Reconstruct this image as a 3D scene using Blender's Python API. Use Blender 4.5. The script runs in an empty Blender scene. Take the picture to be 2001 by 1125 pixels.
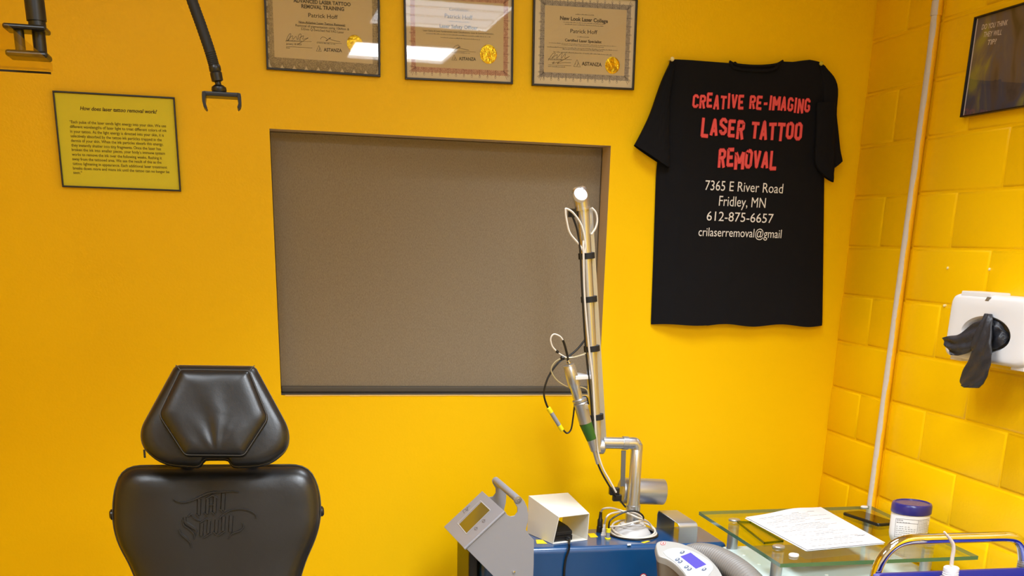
import bpy, bmesh, math, random
from mathutils import Vector, Matrix
random.seed(7)
C = bpy.context.scene.collection
SC = bpy.context.scene

# ------------------------------------------------------------------ camera
CAM = Vector((-1.94663, -3.65246, 1.6545))
CR = Vector((0.9744653567721014, -0.22280585334755216, 0.027835591616458728))
CU = Vector((0.04964848499366026, 0.33470577562786774, 0.9410138530856925))
CF = Vector((0.21898012784007398, 0.91560340512198, -0.3372211561278147))
FPX, CX, CY = 2197.69, 1023.1216, 1264.6733
cd = bpy.data.cameras.new('camera')
cam = bpy.data.objects.new('camera', cd)
C.objects.link(cam)
cam.matrix_world = Matrix(((CR.x, CU.x, -CF.x, CAM.x), (CR.y, CU.y, -CF.y, CAM.y), (CR.z, CU.z, -CF.z, CAM.z), (0, 0, 0, 1)))
cd.sensor_fit = 'HORIZONTAL'
cd.sensor_width = 36
cd.lens = FPX / 2001 * 36
cd.shift_x = -(CX - 1000.5) / 2001
cd.shift_y = (CY - 562.5) / 2001
cd.clip_start = 0.02
SC.camera = cam
# ------------------------------------------------------------------ world, exposure
w = bpy.data.worlds.new('world')
SC.world = w
w.use_nodes = True
w.node_tree.nodes['Background'].inputs[0].default_value = (1, 0.95, 0.88, 1)
w.node_tree.nodes['Background'].inputs[1].default_value = 0.05
SC.view_settings.view_transform = 'Standard'
SC.view_settings.look = 'None'
SC.view_settings.gamma = 1
SC.view_settings.exposure = 0.52
SC.view_settings.use_curve_mapping = False
CEIL = 2.75
LAMPC = (236, 245, 255)
# x, y, size x, size y, diffuser glow, louvred beam (watts, spread in degrees) or None
LAMPS = [(-1.00, -3.98, 0.60, 0.62, 22.0, None), (-0.97, -2.68, 0.62, 0.70, 6.0, (44, 130)), (-0.90, -0.85, 0.60, 0.60, 1.5, (10, 95)), (-2.45, -2.55, 0.60, 0.60, 16.0, None)]  # last panel is an added one, there to brighten the left side

# ------------------------------------------------------------------ points from measured sight lines
def ray(x, y):
    return CR * ((x - CX) / FPX) + CU * (-(y - CY) / FPX) + CF
def Yp(x, y, v):
    d = ray(x, y); return CAM + d * ((v - CAM.y) / d.y)
def Xp(x, y, v):
    d = ray(x, y); return CAM + d * ((v - CAM.x) / d.x)
def Zp(x, y, v):
    d = ray(x, y); return CAM + d * ((v - CAM.z) / d.z)
def Pp(x, y, o, n):
    d = ray(x, y); return CAM + d * ((Vector(o) - CAM).dot(n) / d.dot(n))

# ------------------------------------------------------------------ materials
def lin(c):
    return tuple((v / 255 / 12.92) if v / 255 <= 0.04045 else ((v / 255 + 0.055) / 1.055) ** 2.4 for v in c)
def mat(name, rgb, rough=0.5, metal=0.0, bump=None, var=None, coat=0, spec=None, aniso=None, trans=0, ior=None):
    m = bpy.data.materials.new(name)
    m.use_nodes = True
    nt = m.node_tree
    b = nt.nodes['Principled BSDF']
    col = (*lin(rgb), 1)
    b.inputs['Base Color'].default_value = col
    b.inputs['Roughness'].default_value = rough
    b.inputs['Metallic'].default_value = metal
    b.inputs['Coat Weight'].default_value = coat
    b.inputs['Coat Roughness'].default_value = 0.08
    if spec is not None: b.inputs['Specular IOR Level'].default_value = spec
    if trans: b.inputs['Transmission Weight'].default_value = trans
    if ior: b.inputs['IOR'].default_value = ior
    tc = nt.nodes.new('ShaderNodeTexCoord')
    if bump:
        prev = None
        for (sc, st, dist) in bump:
            n = nt.nodes.new('ShaderNodeTexNoise'); n.inputs['Scale'].default_value = sc; n.inputs['Detail'].default_value = 3
            nt.links.new(tc.outputs['Object'], n.inputs['Vector'])
            bp = nt.nodes.new('ShaderNodeBump'); bp.inputs['Strength'].default_value = st; bp.inputs['Distance'].default_value = dist
            nt.links.new(n.outputs['Fac'], bp.inputs['Height'])
            if prev: nt.links.new(prev.outputs['Normal'], bp.inputs['Normal'])
            prev = bp
        nt.links.new(prev.outputs['Normal'], b.inputs['Normal'])
    if var:
        rgb2, sc, lo, hi = var[:4]
        n = nt.nodes.new('ShaderNodeTexNoise'); n.inputs['Scale'].default_value = sc; n.inputs['Detail'].default_value = 4
        nt.links.new(tc.outputs['Object'], n.inputs['Vector'])
        if len(var) > 4:
            mp = nt.nodes.new('ShaderNodeMapping'); mp.inputs['Scale'].default_value = var[4]
            nt.links.new(tc.outputs['Object'], mp.inputs['Vector']); nt.links.new(mp.outputs['Vector'], n.inputs['Vector'])
        r = nt.nodes.new('ShaderNodeMapRange'); r.inputs['From Min'].default_value = lo; r.inputs['From Max'].default_value = hi
        nt.links.new(n.outputs['Fac'], r.inputs['Value'])
        mx = nt.nodes.new('ShaderNodeMix'); mx.data_type = 'RGBA'
        mx.inputs['A'].default_value = col; mx.inputs['B'].default_value = (*lin(rgb2), 1)
        nt.links.new(r.outputs['Result'], mx.inputs['Factor'])
        nt.links.new(mx.outputs['Result'], b.inputs['Base Color'])
    return m
def emit(name, rgb, s):
    m = bpy.data.materials.new(name); m.use_nodes = True
    nt = m.node_tree; nt.nodes.remove(nt.nodes['Principled BSDF'])
    e = nt.nodes.new('ShaderNodeEmission'); e.inputs[0].default_value = (*lin(rgb), 1); e.inputs[1].default_value = s
    nt.links.new(e.outputs[0], nt.nodes['Material Output'].inputs[0])
    return m
def glass(name, tint=(255, 255, 255), rough=0.02, ior=1.45, gloss=(255, 255, 255)):
    m = bpy.data.materials.new(name); m.use_nodes = True
    nt = m.node_tree; nt.nodes.remove(nt.nodes['Principled BSDF'])
    t = nt.nodes.new('ShaderNodeBsdfTransparent'); t.inputs[0].default_value = (*lin(tint), 1)
    g = nt.nodes.new('ShaderNodeBsdfGlossy'); g.inputs['Roughness'].default_value = rough; g.inputs[0].default_value = (*lin(gloss), 1)
    f = nt.nodes.new('ShaderNodeFresnel'); f.inputs[0].default_value = ior
    ge = nt.nodes.new('ShaderNodeNewGeometry'); mi = nt.nodes.new('ShaderNodeMix'); mi.inputs['A'].default_value = ior; mi.inputs['B'].default_value = 1 / ior
    nt.links.new(ge.outputs['Backfacing'], mi.inputs['Factor']); nt.links.new(mi.outputs['Result'], f.inputs[0])
    x = nt.nodes.new('ShaderNodeMixShader')
    nt.links.new(f.outputs[0], x.inputs[0]); nt.links.new(t.outputs[0], x.inputs[1]); nt.links.new(g.outputs[0], x.inputs[2])
    nt.links.new(x.outputs[0], nt.nodes['Material Output'].inputs[0])
    return m

YEL = (254, 204, 0)
M = {}
M['wall'] = mat('yellow_paint', YEL, 0.42, bump=[(140, 0.12, 0.003), (28, 0.10, 0.005)], spec=0.18)
M['block'] = mat('yellow_block_paint', (253, 202, 0), 0.36, bump=[(90, 0.12, 0.004), (300, 0.12, 0.002)], spec=0.3)
M['taupe'] = mat('taupe_paint', (214, 190, 156), 0.6, bump=[(120, 0.1, 0.003)])
M['blind'] = mat('taupe_blind_fabric', (152, 138, 116), 0.85, bump=[(700, 0.25, 0.001)], var=((134, 120, 99), 60, 0.35, 0.65, (14, 1, 3)))
M['darkbar'] = mat('dark_taupe_bar', (84, 77, 66), 0.55)
M['edge'] = mat('worn_cream_edge', (240, 200, 110), 0.6)
M['floor'] = mat('grey_vinyl', (120, 116, 110), 0.4, var=((96, 93, 90), 12, 0.4, 0.6))
M['ceil'] = mat('ceiling_tile', (226, 222, 214), 0.9, bump=[(200, 0.3, 0.003)])
M['grid'] = mat('ceiling_grid_white', (225, 224, 220), 0.5)
M['black'] = mat('black_plastic', (22, 22, 23), 0.35)
M['blackm'] = mat('black_matte', (18, 18, 19), 0.65)
M['frame'] = mat('black_frame', (26, 20, 17), 0.35)
M['lime'] = mat('lime_paper', (226, 214, 26), 0.6)
M['ink'] = mat('brown_ink', (74, 48, 14), 0.7)
M['inkg'] = mat('grey_ink', (82, 74, 64), 0.7)
M['inkl'] = mat('pale_grey_ink', (128, 119, 104), 0.7)
M['cream'] = mat('cream_paper', (226, 210, 178), 0.6)
M['beige'] = mat('beige_paper', (204, 184, 144), 0.6)
M['tan'] = mat('tan_print', (140, 124, 96), 0.7, var=((176, 158, 124), 420, 0.45, 0.55))
M['rose'] = mat('rose_print', (186, 134, 112), 0.7, var=((204, 166, 140), 420, 0.45, 0.55))
M['slate'] = mat('grey_print', (146, 138, 130), 0.7, var=((176, 166, 154), 420, 0.45, 0.55))
M['rosed'] = mat('dark_rose_ink', (142, 92, 78), 0.7)
M['slated'] = mat('dark_grey_ink', (98, 92, 92), 0.7)
M['tand'] = mat('dark_tan_ink', (122, 107, 82), 0.7)
M['gold'] = mat('gold_foil', (212, 172, 30), 0.22, 0.9, bump=[(45, 0.5, 0.01)])
M['pane'] = glass('framed_glass', ior=1.5)
M['tee'] = mat('black_cotton', (19, 19, 23), 0.9, bump=[(900, 0.2, 0.001), (9, 0.35, 0.02)], spec=0.2)
M['red'] = mat('red_shirt_print', (238, 92, 92), 0.7, spec=0.2)
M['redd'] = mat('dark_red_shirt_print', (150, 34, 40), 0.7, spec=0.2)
M['white'] = mat('white_print', (236, 234, 232), 0.6)
M['pin1'] = mat('cream_pin', (240, 228, 170), 0.3)
M['pin2'] = mat('yellow_pin', (212, 196, 40), 0.3)
M['plast'] = mat('white_plastic', (226, 226, 228), 0.32)
M['clearp'] = mat('cloudy_plastic', (225, 215, 208), 0.25, trans=0.35, ior=1.3)
M['nitrile'] = mat('black_nitrile', (36, 37, 43), 0.48, bump=[(60, 0.35, 0.006), (22, 0.3, 0.01)])
M['leather'] = mat('black_leather', (21, 21, 23), 0.36, bump=[(420, 0.10, 0.001), (14, 0.12, 0.01)], spec=0.55)
M['thread'] = mat('dark_thread', (62, 60, 58), 0.6)
M['silver'] = mat('brushed_aluminium', (206, 210, 216), 0.28, 0.9, bump=[(60, 0.03, 0.002)])
M['silverd'] = mat('satin_aluminium', (186, 189, 195), 0.36, 0.85)
M['chrome'] = mat('chrome', (222, 222, 224), 0.05, 1.0)
M['greym'] = mat('grey_strap', (128, 126, 122), 0.6)
M['navy'] = mat('navy_enamel', (12, 68, 118), 0.28, coat=0.6, bump=[(250, 0.04, 0.001)])
M['blue'] = mat('cobalt_plastic', (14, 32, 132), 0.35)
M['lid'] = mat('indigo_plastic', (38, 36, 112), 0.25)
M['offw'] = mat('white_steel', (232, 230, 220), 0.4)
M['domew'] = mat('pale_grey_enamel', (196, 196, 198), 0.4)
M['panelg'] = mat('light_grey_enamel', (158, 160, 170), 0.38, 0.25)
M['lcdoff'] = mat('lcd_reflection_tint', (110, 92, 30), 0.12, spec=0.8, coat=0.6)  # yellow reflection of the room is put into the unlit screen's base colour
M['lcd'] = emit('lilac_screen', (118, 106, 226), 0.85)
M['cablew'] = mat('white_cable', (216, 208, 196), 0.45)
M['cableb'] = mat('black_cable', (20, 20, 21), 0.4)
M['cablec'] = mat('clear_tube', (205, 192, 150), 0.3, trans=0.5, ior=1.2)
M['yplast'] = mat('yellow_plastic', (236, 222, 20), 0.45)
M['gplast'] = mat('grey_plastic', (140, 142, 148), 0.5)
M['green'] = mat('green_band', (46, 96, 30), 0.5)
M['ysticker'] = mat('yellow_sticker', (240, 206, 20), 0.45)
M['rstick'] = mat('red_sticker', (196, 38, 34), 0.45)
M['wstick'] = mat('white_sticker', (238, 238, 240), 0.45)
M['devg'] = mat('warm_grey_plastic', (166, 165, 162), 0.4)
M['devd'] = mat('taupe_plastic', (120, 110, 96), 0.45)
M['devw'] = mat('pale_plastic', (200, 206, 210), 0.38)
M['hose'] = mat('grey_hose', (122, 117, 112), 0.5)
M['btn'] = mat('slate_button', (84, 96, 120), 0.45)
M['tglass'] = glass('table_glass', (244, 250, 245), 0.0, 1.26)
M['gedge'] = mat('green_glass_edge', (70, 116, 84), 0.12, spec=0.7)
M['gedgew'] = mat('pale_glass_edge', (186, 190, 166), 0.15)
M['acryl'] = glass('clear_acrylic', (246, 240, 226), 0.02, 1.03)
M['acryl2'] = glass('clear_tray_acrylic', (240, 240, 232), 0.03, 1.3)
M['rim'] = glass('frosted_acrylic_rim', (186, 204, 178), 0.1, 1.25)
M['phone'] = mat('phone_glass', (10, 9, 8), 0.04, spec=0.6)
M['paper'] = mat('white_paper', (218, 218, 221), 0.7)
M['posterink'] = mat('white_poster_ink', (214, 206, 206), 0.6)
def wob_mat():
    m = mat('part_painted_conduit', (206, 198, 190), 0.5, bump=[(60, 0.4, 0.004)])
    nt = m.node_tree; b = nt.nodes['Principled BSDF']
    tc = nt.nodes.new('ShaderNodeTexCoord'); sx = nt.nodes.new('ShaderNodeSeparateXYZ')
    nt.links.new(tc.outputs['Object'], sx.inputs[0])
    n = nt.nodes.new('ShaderNodeTexNoise'); n.inputs['Scale'].default_value = 14; n.inputs['Detail'].default_value = 5
    nt.links.new(tc.outputs['Object'], n.inputs['Vector'])
    a = nt.nodes.new('ShaderNodeMath'); a.operation = 'MULTIPLY_ADD'; a.inputs[1].default_value = 0.012; a.inputs[2].default_value = -0.0115
    nt.links.new(n.outputs['Fac'], a.inputs[0])
    g = nt.nodes.new('ShaderNodeMath'); g.operation = 'GREATER_THAN'
    nt.links.new(sx.outputs['X'], g.inputs[0]); nt.links.new(a.outputs[0], g.inputs[1])
    mx = nt.nodes.new('ShaderNodeMix'); mx.data_type = 'RGBA'
    mx.inputs['A'].default_value = (*lin((206, 198, 190)), 1); mx.inputs['B'].default_value = (*lin((250, 190, 4)), 1)
    nt.links.new(g.outputs[0], mx.inputs['Factor']); nt.links.new(mx.outputs['Result'], b.inputs['Base Color'])
    return m
M['conduit'] = wob_mat()
def poster_mat():
    m = mat('murky_poster_print', (60, 54, 56), 0.5)
    nt = m.node_tree; b = nt.nodes['Principled BSDF']
    tc = nt.nodes.new('ShaderNodeTexCoord')
    mp = nt.nodes.new('ShaderNodeMapping'); mp.inputs['Scale'].default_value = (1, 8, 5)
    nt.links.new(tc.outputs['Object'], mp.inputs[0])
    n = nt.nodes.new('ShaderNodeTexNoise'); n.inputs['Scale'].default_value = 1.3; n.inputs['Detail'].default_value = 5; n.inputs['Distortion'].default_value = 0.8
    nt.links.new(mp.outputs[0], n.inputs['Vector'])
    r = nt.nodes.new('ShaderNodeValToRGB')
    cols = [(0.30, (40, 36, 42)), (0.43, (84, 74, 74)), (0.51, (70, 74, 100)), (0.58, (98, 92, 88)), (0.68, (134, 132, 66))]
    r.color_ramp.elements[0].position = cols[0][0]; r.color_ramp.elements[0].color = (*lin(cols[0][1]), 1)
    r.color_ramp.elements[1].position = cols[-1][0]; r.color_ramp.elements[1].color = (*lin(cols[-1][1]), 1)
    for p, c in cols[1:-1]:
        e = r.color_ramp.elements.new(p); e.color = (*lin(c), 1)
    nt.links.new(n.outputs['Fac'], r.inputs[0]); nt.links.new(r.outputs[0], b.inputs['Base Color'])
    return m
M['poster'] = poster_mat()

# ------------------------------------------------------------------ mesh building
def cr(pts, n=8):
    P = [Vector(p) for p in pts]
    P = [P[0] * 2 - P[1]] + P + [P[-1] * 2 - P[-2]]
    out = []
    for i in range(1, len(P) - 2):
        for k in range(n):
            t = k / n
            a, b, c, d = P[i - 1], P[i], P[i + 1], P[i + 2]
            out.append(0.5 * ((2 * b) + (c - a) * t + (2 * a - 5 * b + 4 * c - d) * t * t + (3 * b - a - 3 * c + d) * t ** 3))
    out.append(P[-2].copy())
    return out
class MB:
    def __init__(s):
        s.bm = bmesh.new(); s.mats = []
        s.mi = 0; s.wn = False
    def use(s, m):
        if m not in s.mats: s.mats.append(m)
        s.mi = s.mats.index(m); return s
    def face(s, vs):
        try:
            f = s.bm.faces.new(vs); f.material_index = s.mi; f.smooth = True; return f
        except ValueError:
            return None
    def v(s, p): return s.bm.verts.new(p)
    def poly(s, pts): return s.face([s.v(p) for p in pts])
    def box(s, lo, hi, bev=0, R=None, seg=2):
        lo, hi = Vector(lo), Vector(hi)
        t = bmesh.new(); bmesh.ops.create_cube(t, size=1)
        for v in t.verts: v.co = Vector((v.co.x * (hi.x - lo.x), v.co.y * (hi.y - lo.y), v.co.z * (hi.z - lo.z)))
        if bev:
            s.wn = True; bmesh.ops.bevel(t, geom=t.edges[:], offset=bev, segments=seg, affect='EDGES', profile=0.5)
        c = (lo + hi) / 2
        s.merge(t, (Matrix.Translation(c) @ R.to_4x4()) if R else Matrix.Translation(c)); return s
    def merge(s, t, mx):
        mp = {v: s.v(mx @ v.co) for v in t.verts}
        for f in t.faces: s.face([mp[v] for v in f.verts])
        t.free()
    def rings(s, R, cap0=True, cap1=True, closed=True):
        VV = [[s.v(p) for p in r] for r in R]
        n = len(VV[0])
        for a, b in zip(VV, VV[1:]):
            for i in range(n if closed else n - 1):
                j = (i + 1) % n
                s.face([a[i], a[j], b[j], b[i]])
        if cap0: s.face(VV[0][::-1])
        if cap1: s.face(VV[-1])
        return s
    def tube(s, path, r, n=12, caps=True, flat=None):
        path = [Vector(p) for p in path]
        if not isinstance(r, (list, tuple)): r = [r] * len(path)
        if len(r) != len(path):
            rr = []
            for i in range(len(path)):
                t = i / (len(path) - 1) * (len(r) - 1); k = min(int(t), len(r) - 2); rr.append(r[k] + (r[k + 1] - r[k]) * (t - k))
            r = rr
        T = []
        for i in range(len(path)):
            a = path[max(i - 1, 0)]; b = path[min(i + 1, len(path) - 1)]; T.append((b - a).normalized())
        up = Vector((0, 0, 1)) if abs(T[0].z) < 0.9 else Vector((0, 1, 0))
        N = (up - T[0] * up.dot(T[0])).normalized()
        RR = []
        for i, p in enumerate(path):
            N = (N - T[i] * N.dot(T[i])).normalized(); B = T[i].cross(N)
            fx, fy = flat or (1, 1)
            RR.append([p + (N * math.cos(a) * fx + B * math.sin(a) * fy) * r[i] for a in [2 * math.pi * k / n for k in range(n)]])
        return s.rings(RR, caps, caps)
    def cyl(s, a, b, r, n=24): return s.tube([a, b], r, n)
    def lathe(s, o, axis, prof, n=32, caps=True):
        o = Vector(o); A = Vector(axis).normalized()
        U = A.orthogonal().normalized(); W = A.cross(U)
        return s.rings([[o + A * h + (U * math.cos(t) + W * math.sin(t)) * max(r, 1e-5) for t in [2 * math.pi * k / n for k in range(n)]] for r, h in prof], caps, caps)
    def prism(s, poly, d, bev=0, seg=2):
        poly = [Vector(p) for p in poly]; d = Vector(d)
        t = bmesh.new()
        a = [t.verts.new(p) for p in poly]; b = [t.verts.new(p + d) for p in poly]
        t.faces.new(a[::-1]); t.faces.new(b)
        for i in range(len(a)):
            j = (i + 1) % len(a); t.faces.new([a[i], a[j], b[j], b[i]])
        bmesh.ops.recalc_face_normals(t, faces=t.faces[:])
        if bev:
            s.wn = True; bmesh.ops.bevel(t, geom=t.edges[:], offset=bev, segments=seg, affect='EDGES', profile=0.5)
        s.merge(t, Matrix.Identity(4)); return s
    def grid(s, f, nu, nv):
        V = [[s.v(f(i / nu, j / nv)) for j in range(nv + 1)] for i in range(nu + 1)]
        for i in range(nu):
            for j in range(nv): s.face([V[i][j], V[i + 1][j], V[i + 1][j + 1], V[i][j + 1]])
        return s

def origin_of(bm):
    xs = [v.co for v in bm.verts]
    return Vector(((min(p.x for p in xs) + max(p.x for p in xs)) / 2, (min(p.y for p in xs) + max(p.y for p in xs)) / 2, min(p.z for p in xs)))
def obj(name, mb, m=None, parent=None, ang=35, label=None, fix=True):
    bm = mb.bm
    if fix: bmesh.ops.recalc_face_normals(bm, faces=bm.faces[:])
    root = parent
    while root and root.parent: root = root.parent
    off = root.location.copy() if root else origin_of(bm)
    for v in bm.verts: v.co -= off
    for e in bm.edges:
        if len(e.link_faces) == 2 and e.calc_face_angle(0) > math.radians(ang): e.smooth = False
    me = bpy.data.meshes.new(name); bm.to_mesh(me); bm.free()
    for mm in (mb.mats or [m]): me.materials.append(mm)
    o = bpy.data.objects.new(name, me); C.objects.link(o)
    if parent: o.parent = parent
    else: o.location = off
    if label: o['label'] = label
    if mb.wn:
        wm = o.modifiers.new('weighted_normals', 'WEIGHTED_NORMAL'); wm.keep_sharp = True
    return o
def tag(o, label, cat, group=None, kind=None):
    o['label'] = label; o['category'] = cat
    if group: o['group'] = group
    if kind: o['kind'] = kind
    return o
def thing(name, label, cat, loc, group=None):
    o = bpy.data.objects.new(name, None); C.objects.link(o); o.location = loc; o.empty_display_size = 0.1
    return tag(o, label, cat, group)
def struct(name, mb, m, label, cat):
    o = obj(name, mb, m); return tag(o, label, cat, kind='structure')

# ---- lettering
def text_geo(s, bold=0, shear=0, space=1):
    cu = bpy.data.curves.new('glyphs', 'FONT'); cu.body = s; cu.size = 1; cu.offset = bold; cu.shear = shear; cu.space_character = space; cu.resolution_u = 3
    o = bpy.data.objects.new('glyphs', cu); C.objects.link(o)
    dg = bpy.context.evaluated_depsgraph_get(); dg.update()
    me = bpy.data.meshes.new_from_object(o.evaluated_get(dg))
    vs = [(v.co.x, v.co.y) for v in me.vertices]; fs = [list(p.vertices) for p in me.polygons]
    bpy.data.objects.remove(o); bpy.data.curves.remove(cu); bpy.data.meshes.remove(me)
    return vs, fs
def write(mb, s, A, B, cap, n, bold=0, shear=0, post=None, space=1, mid=0.36):
    """letters between points A and B (left and right ends at half cap height); n: direction towards the reader"""
    vs, fs = text_geo(s, bold, shear, space)
    x0 = min(v[0] for v in vs); x1 = max(v[0] for v in vs)
    A, B = Vector(A), Vector(B); u = (B - A).normalized(); L = (B - A).length
    vv = Vector(n).cross(u).normalized(); k = L / (x1 - x0); h = cap / 0.72
    V = []
    for x, y in vs:
        p = A + u * ((x - x0) * k) + vv * ((y - mid) * h)
        V.append(mb.v(post(p) if post else p))
    for f in fs: mb.face([V[i] for i in f])
def greek(mb, A, B, h, n, seed=1):
    rnd = random.Random(seed); A, B = Vector(A), Vector(B); u = (B - A).normalized(); L = (B - A).length; vv = Vector(n).cross(u).normalized()
    x = 0
    while x < L:
        wd = min(rnd.uniform(0.8, 1.1) * h * 0.7, L - x); hh = h * rnd.choice((0.55, 0.6, 0.6, 1.0))
        q = [A + u * x - vv * h * 0.3, A + u * (x + wd) - vv * h * 0.3, A + u * (x + wd) + vv * (hh - h * 0.3), A + u * x + vv * (hh - h * 0.3)]
        mb.poly(q); x += wd + h * (0.75 if rnd.random() < 0.18 else 0.28)
def stroke(mb, pts, t, n, lift=None):
    """flat ribbon along points"""
    pts = [Vector(p) for p in pts]; n = Vector(n).normalized()
    L, R = [], []
    for i, p in enumerate(pts):
        a = pts[max(i - 1, 0)]; b = pts[min(i + 1, len(pts) - 1)]
        d = (b - a).normalized(); s = n.cross(d).normalized()
        tt = t if not isinstance(t, (list, tuple)) else t[min(i, len(t) - 1)]
        L.append(mb.v(p + s * tt / 2)); R.append(mb.v(p - s * tt / 2))
    for i in range(len(pts) - 1): mb.face([R[i], R[i + 1], L[i + 1], L[i]])
def disc(mb, c, r, n, k=20, sq=1):
    c = Vector(c); n = Vector(n); u = n.orthogonal().normalized(); v = n.cross(u)
    mb.poly([c + (u * math.cos(a) + v * math.sin(a)) * r for a in [2 * math.pi * i / k for i in range(k)]])

NB = Vector((0, -1, 0))
NR = Vector((-1, 0, 0))

# ================================================================== SETTING
WX0, WX1, WZ0, WZ1, RD = -1.8760, -0.8420, 1.1898, 1.9493, 0.09
XL, YF = -3.30, -5.2
def plate(mb, x0, x1, z0, z1, y):
    mb.poly([(x0, y, z0), (x1, y, z0), (x1, y, z1), (x0, y, z1)])
mb = MB().use(M['wall'])
for a in ((XL, WX0, 0, CEIL), (WX1, 0.01, 0, CEIL), (WX0, WX1, 0, WZ0), (WX0, WX1, WZ1, CEIL)): plate(mb, *a, 0)
mb.poly([(XL, 0.2, 0), (0, 0.2, 0), (0, 0.2, CEIL), (XL, 0.2, CEIL)])
o = obj('wall_back', mb, fix=False, ang=20); tag(o, 'yellow painted plaster back wall with a recessed window opening', 'wall', kind='structure')
mb = MB().use(M['taupe'])
e = RD + 0.012
mb.poly([(WX1, 0, WZ0), (WX1, e, WZ0), (WX1, e, WZ1), (WX1, 0, WZ1)])
mb.poly([(WX0, 0, WZ0), (WX0, 0, WZ1), (WX0, e, WZ1), (WX0, e, WZ0)])
mb.poly([(WX0, 0, WZ1), (WX1, 0, WZ1), (WX1, e, WZ1), (WX0, e, WZ1)])
mb.use(M['darkbar']); mb.poly([(WX0, 0, WZ0), (WX0, e, WZ0), (WX1, e, WZ0), (WX1, 0, WZ0)])
mb.use(M['taupe']); plate(mb, WX0, WX1, WZ0, WZ1, e)
o = obj('window_1', mb, fix=False, ang=20); tag(o, 'taupe lined window recess in the yellow back wall', 'window', kind='structure')
# worn cream edge line of the sill
mb = MB()
rs = random.Random(3); x = WX0 + 0.012
while x < WX1:
    x2 = min(WX1, x + rs.uniform(0.03, 0.12)); mb.box((x, -0.0012, WZ0 - rs.uniform(0.002, 0.004)), (x2, 0.001, WZ0 + 0.0008)); x = x2
o = obj('trim_1', mb, M['edge']); tag(o, 'worn cream paint edge along the bottom of the window recess', 'window sill', kind='structure')

# block wall
mb = MB().use(M['block'])
HC, BL, MW = 0.1524, 0.3985, 0.0052
mb.poly([(0.004, 0, 0), (0.004, 0, CEIL), (0.004, YF, CEIL), (0.004, YF, 0)])
def block(y0, y1, z0, z1):
    R = []
    for ins, x in ((0.003, 0.0042), (0.0062, 0.0012), (0.0100, 0.0)):
        R.append([Vector((x, y0 - ins, z0 + ins)), Vector((x, y0 - ins, z1 - ins)), Vector((x, y1 + ins, z1 - ins)), Vector((x, y1 + ins, z0 + ins))])
    mb.rings(R, False, True)
for n in range(0, 19):
    z0, z1 = n * HC, min((n + 1) * HC, CEIL)
    if n % 2 == 0:   # full blocks from corner
        edges = [-0.006, -0.3985] + [-0.3985 - BL * k for k in range(1, 13)]
    else:
        edges = [0.0, -0.205, -0.3985, -0.598] + [-0.598 - BL * k for k in range(1, 12)]
    for a, b in zip(edges, edges[1:]): block(a, b, z0, z1)
o = obj('wall_right', mb, fix=True, ang=60); tag(o, 'yellow painted concrete block side wall with raked mortar joints', 'wall', kind='structure')
# paint the block wall's own mortar lines a touch by geometry only
mb = MB().box((XL - 0.1, YF, -0.08), (0.1, 0.2, 0)); struct('floor', mb, M['floor'], 'grey vinyl floor of the treatment room', 'floor')
mb = MB().box((XL - 0.1, YF - 0.1, 0), (XL, 0.2, CEIL)); struct('wall_left', mb, M['wall'], 'plain yellow painted left wall', 'wall')
mb = MB().box((XL, YF - 0.1, 0), (0.1, YF, CEIL)); struct('wall_rear', mb, M['ceil'], 'plain off-white wall behind the viewer', 'wall')
mb = MB().use(M['ceil']).box((XL - 0.1, YF - 0.1, CEIL), (0.1, 0.2, CEIL + 0.06))
mb.use(M['grid'])
for k in range(6): mb.box((-0.8 - 0.61 * k + 0.36, YF, CEIL - 0.004), (-0.776 - 0.61 * k + 0.36, 0, CEIL))
for k in range(9): mb.box((XL, -0.36 - 0.61 * k, CEIL - 0.004), (0, -0.336 - 0.61 * k, CEIL))
struct('ceiling', mb, None, 'white suspended tile ceiling', 'ceiling')

# ceiling lights
names = ['square ceiling light panel furthest from the yellow back wall, on the right', 'square ceiling light panel in the middle of the row', 'square ceiling light panel nearest the back wall', 'added square ceiling light panel near the left wall, brightening the left side']
for (x, y, sx, sy, s, beam), lb in zip(LAMPS, names):
    t = thing('ceiling_light', lb, 'ceiling light', (x, y, CEIL), 'ceiling light panels')
    mb = MB()
    for a, b in (((x - sx / 2 - .03, y - sy / 2 - .03), (x - sx / 2, y + sy / 2 + .03)), ((x + sx / 2, y - sy / 2 - .03), (x + sx / 2 + .03, y + sy / 2 + .03)),
                 ((x - sx / 2, y - sy / 2 - .03), (x + sx / 2, y - sy / 2)), ((x - sx / 2, y + sy / 2), (x + sx / 2, y + sy / 2 + .03))):
        mb.box((*a, CEIL - .03), (*b, CEIL), .002)
    for k in ((-1, 1) if beam else ()): mb.box((x - sx / 2, y + k * sy / 6 - .003, CEIL - .02), (x + sx / 2, y + k * sy / 6 + .003, CEIL - .012))
    obj('frame', mb, M['grid'], t)
    mb = MB(); mb.poly([(x - sx / 2, y - sy / 2, CEIL - .012), (x - sx / 2, y + sy / 2, CEIL - .012), (x + sx / 2, y + sy / 2, CEIL - .012), (x + sx / 2, y - sy / 2, CEIL - .012)])
    obj('diffuser', mb, emit('lamp_diffuser', LAMPC, s), t, fix=False)
    if beam:
        ld = bpy.data.lights.new('louvred_beam', 'AREA'); ld.shape = 'RECTANGLE'; ld.size = sx; ld.size_y = sy; ld.energy = beam[0]; ld.spread = math.radians(beam[1]); ld.color = tuple(lin(LAMPC))
        lo = bpy.data.objects.new('louvred_beam', ld); C.objects.link(lo); lo.parent = t; lo.location = (0, 0, -.016)

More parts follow.
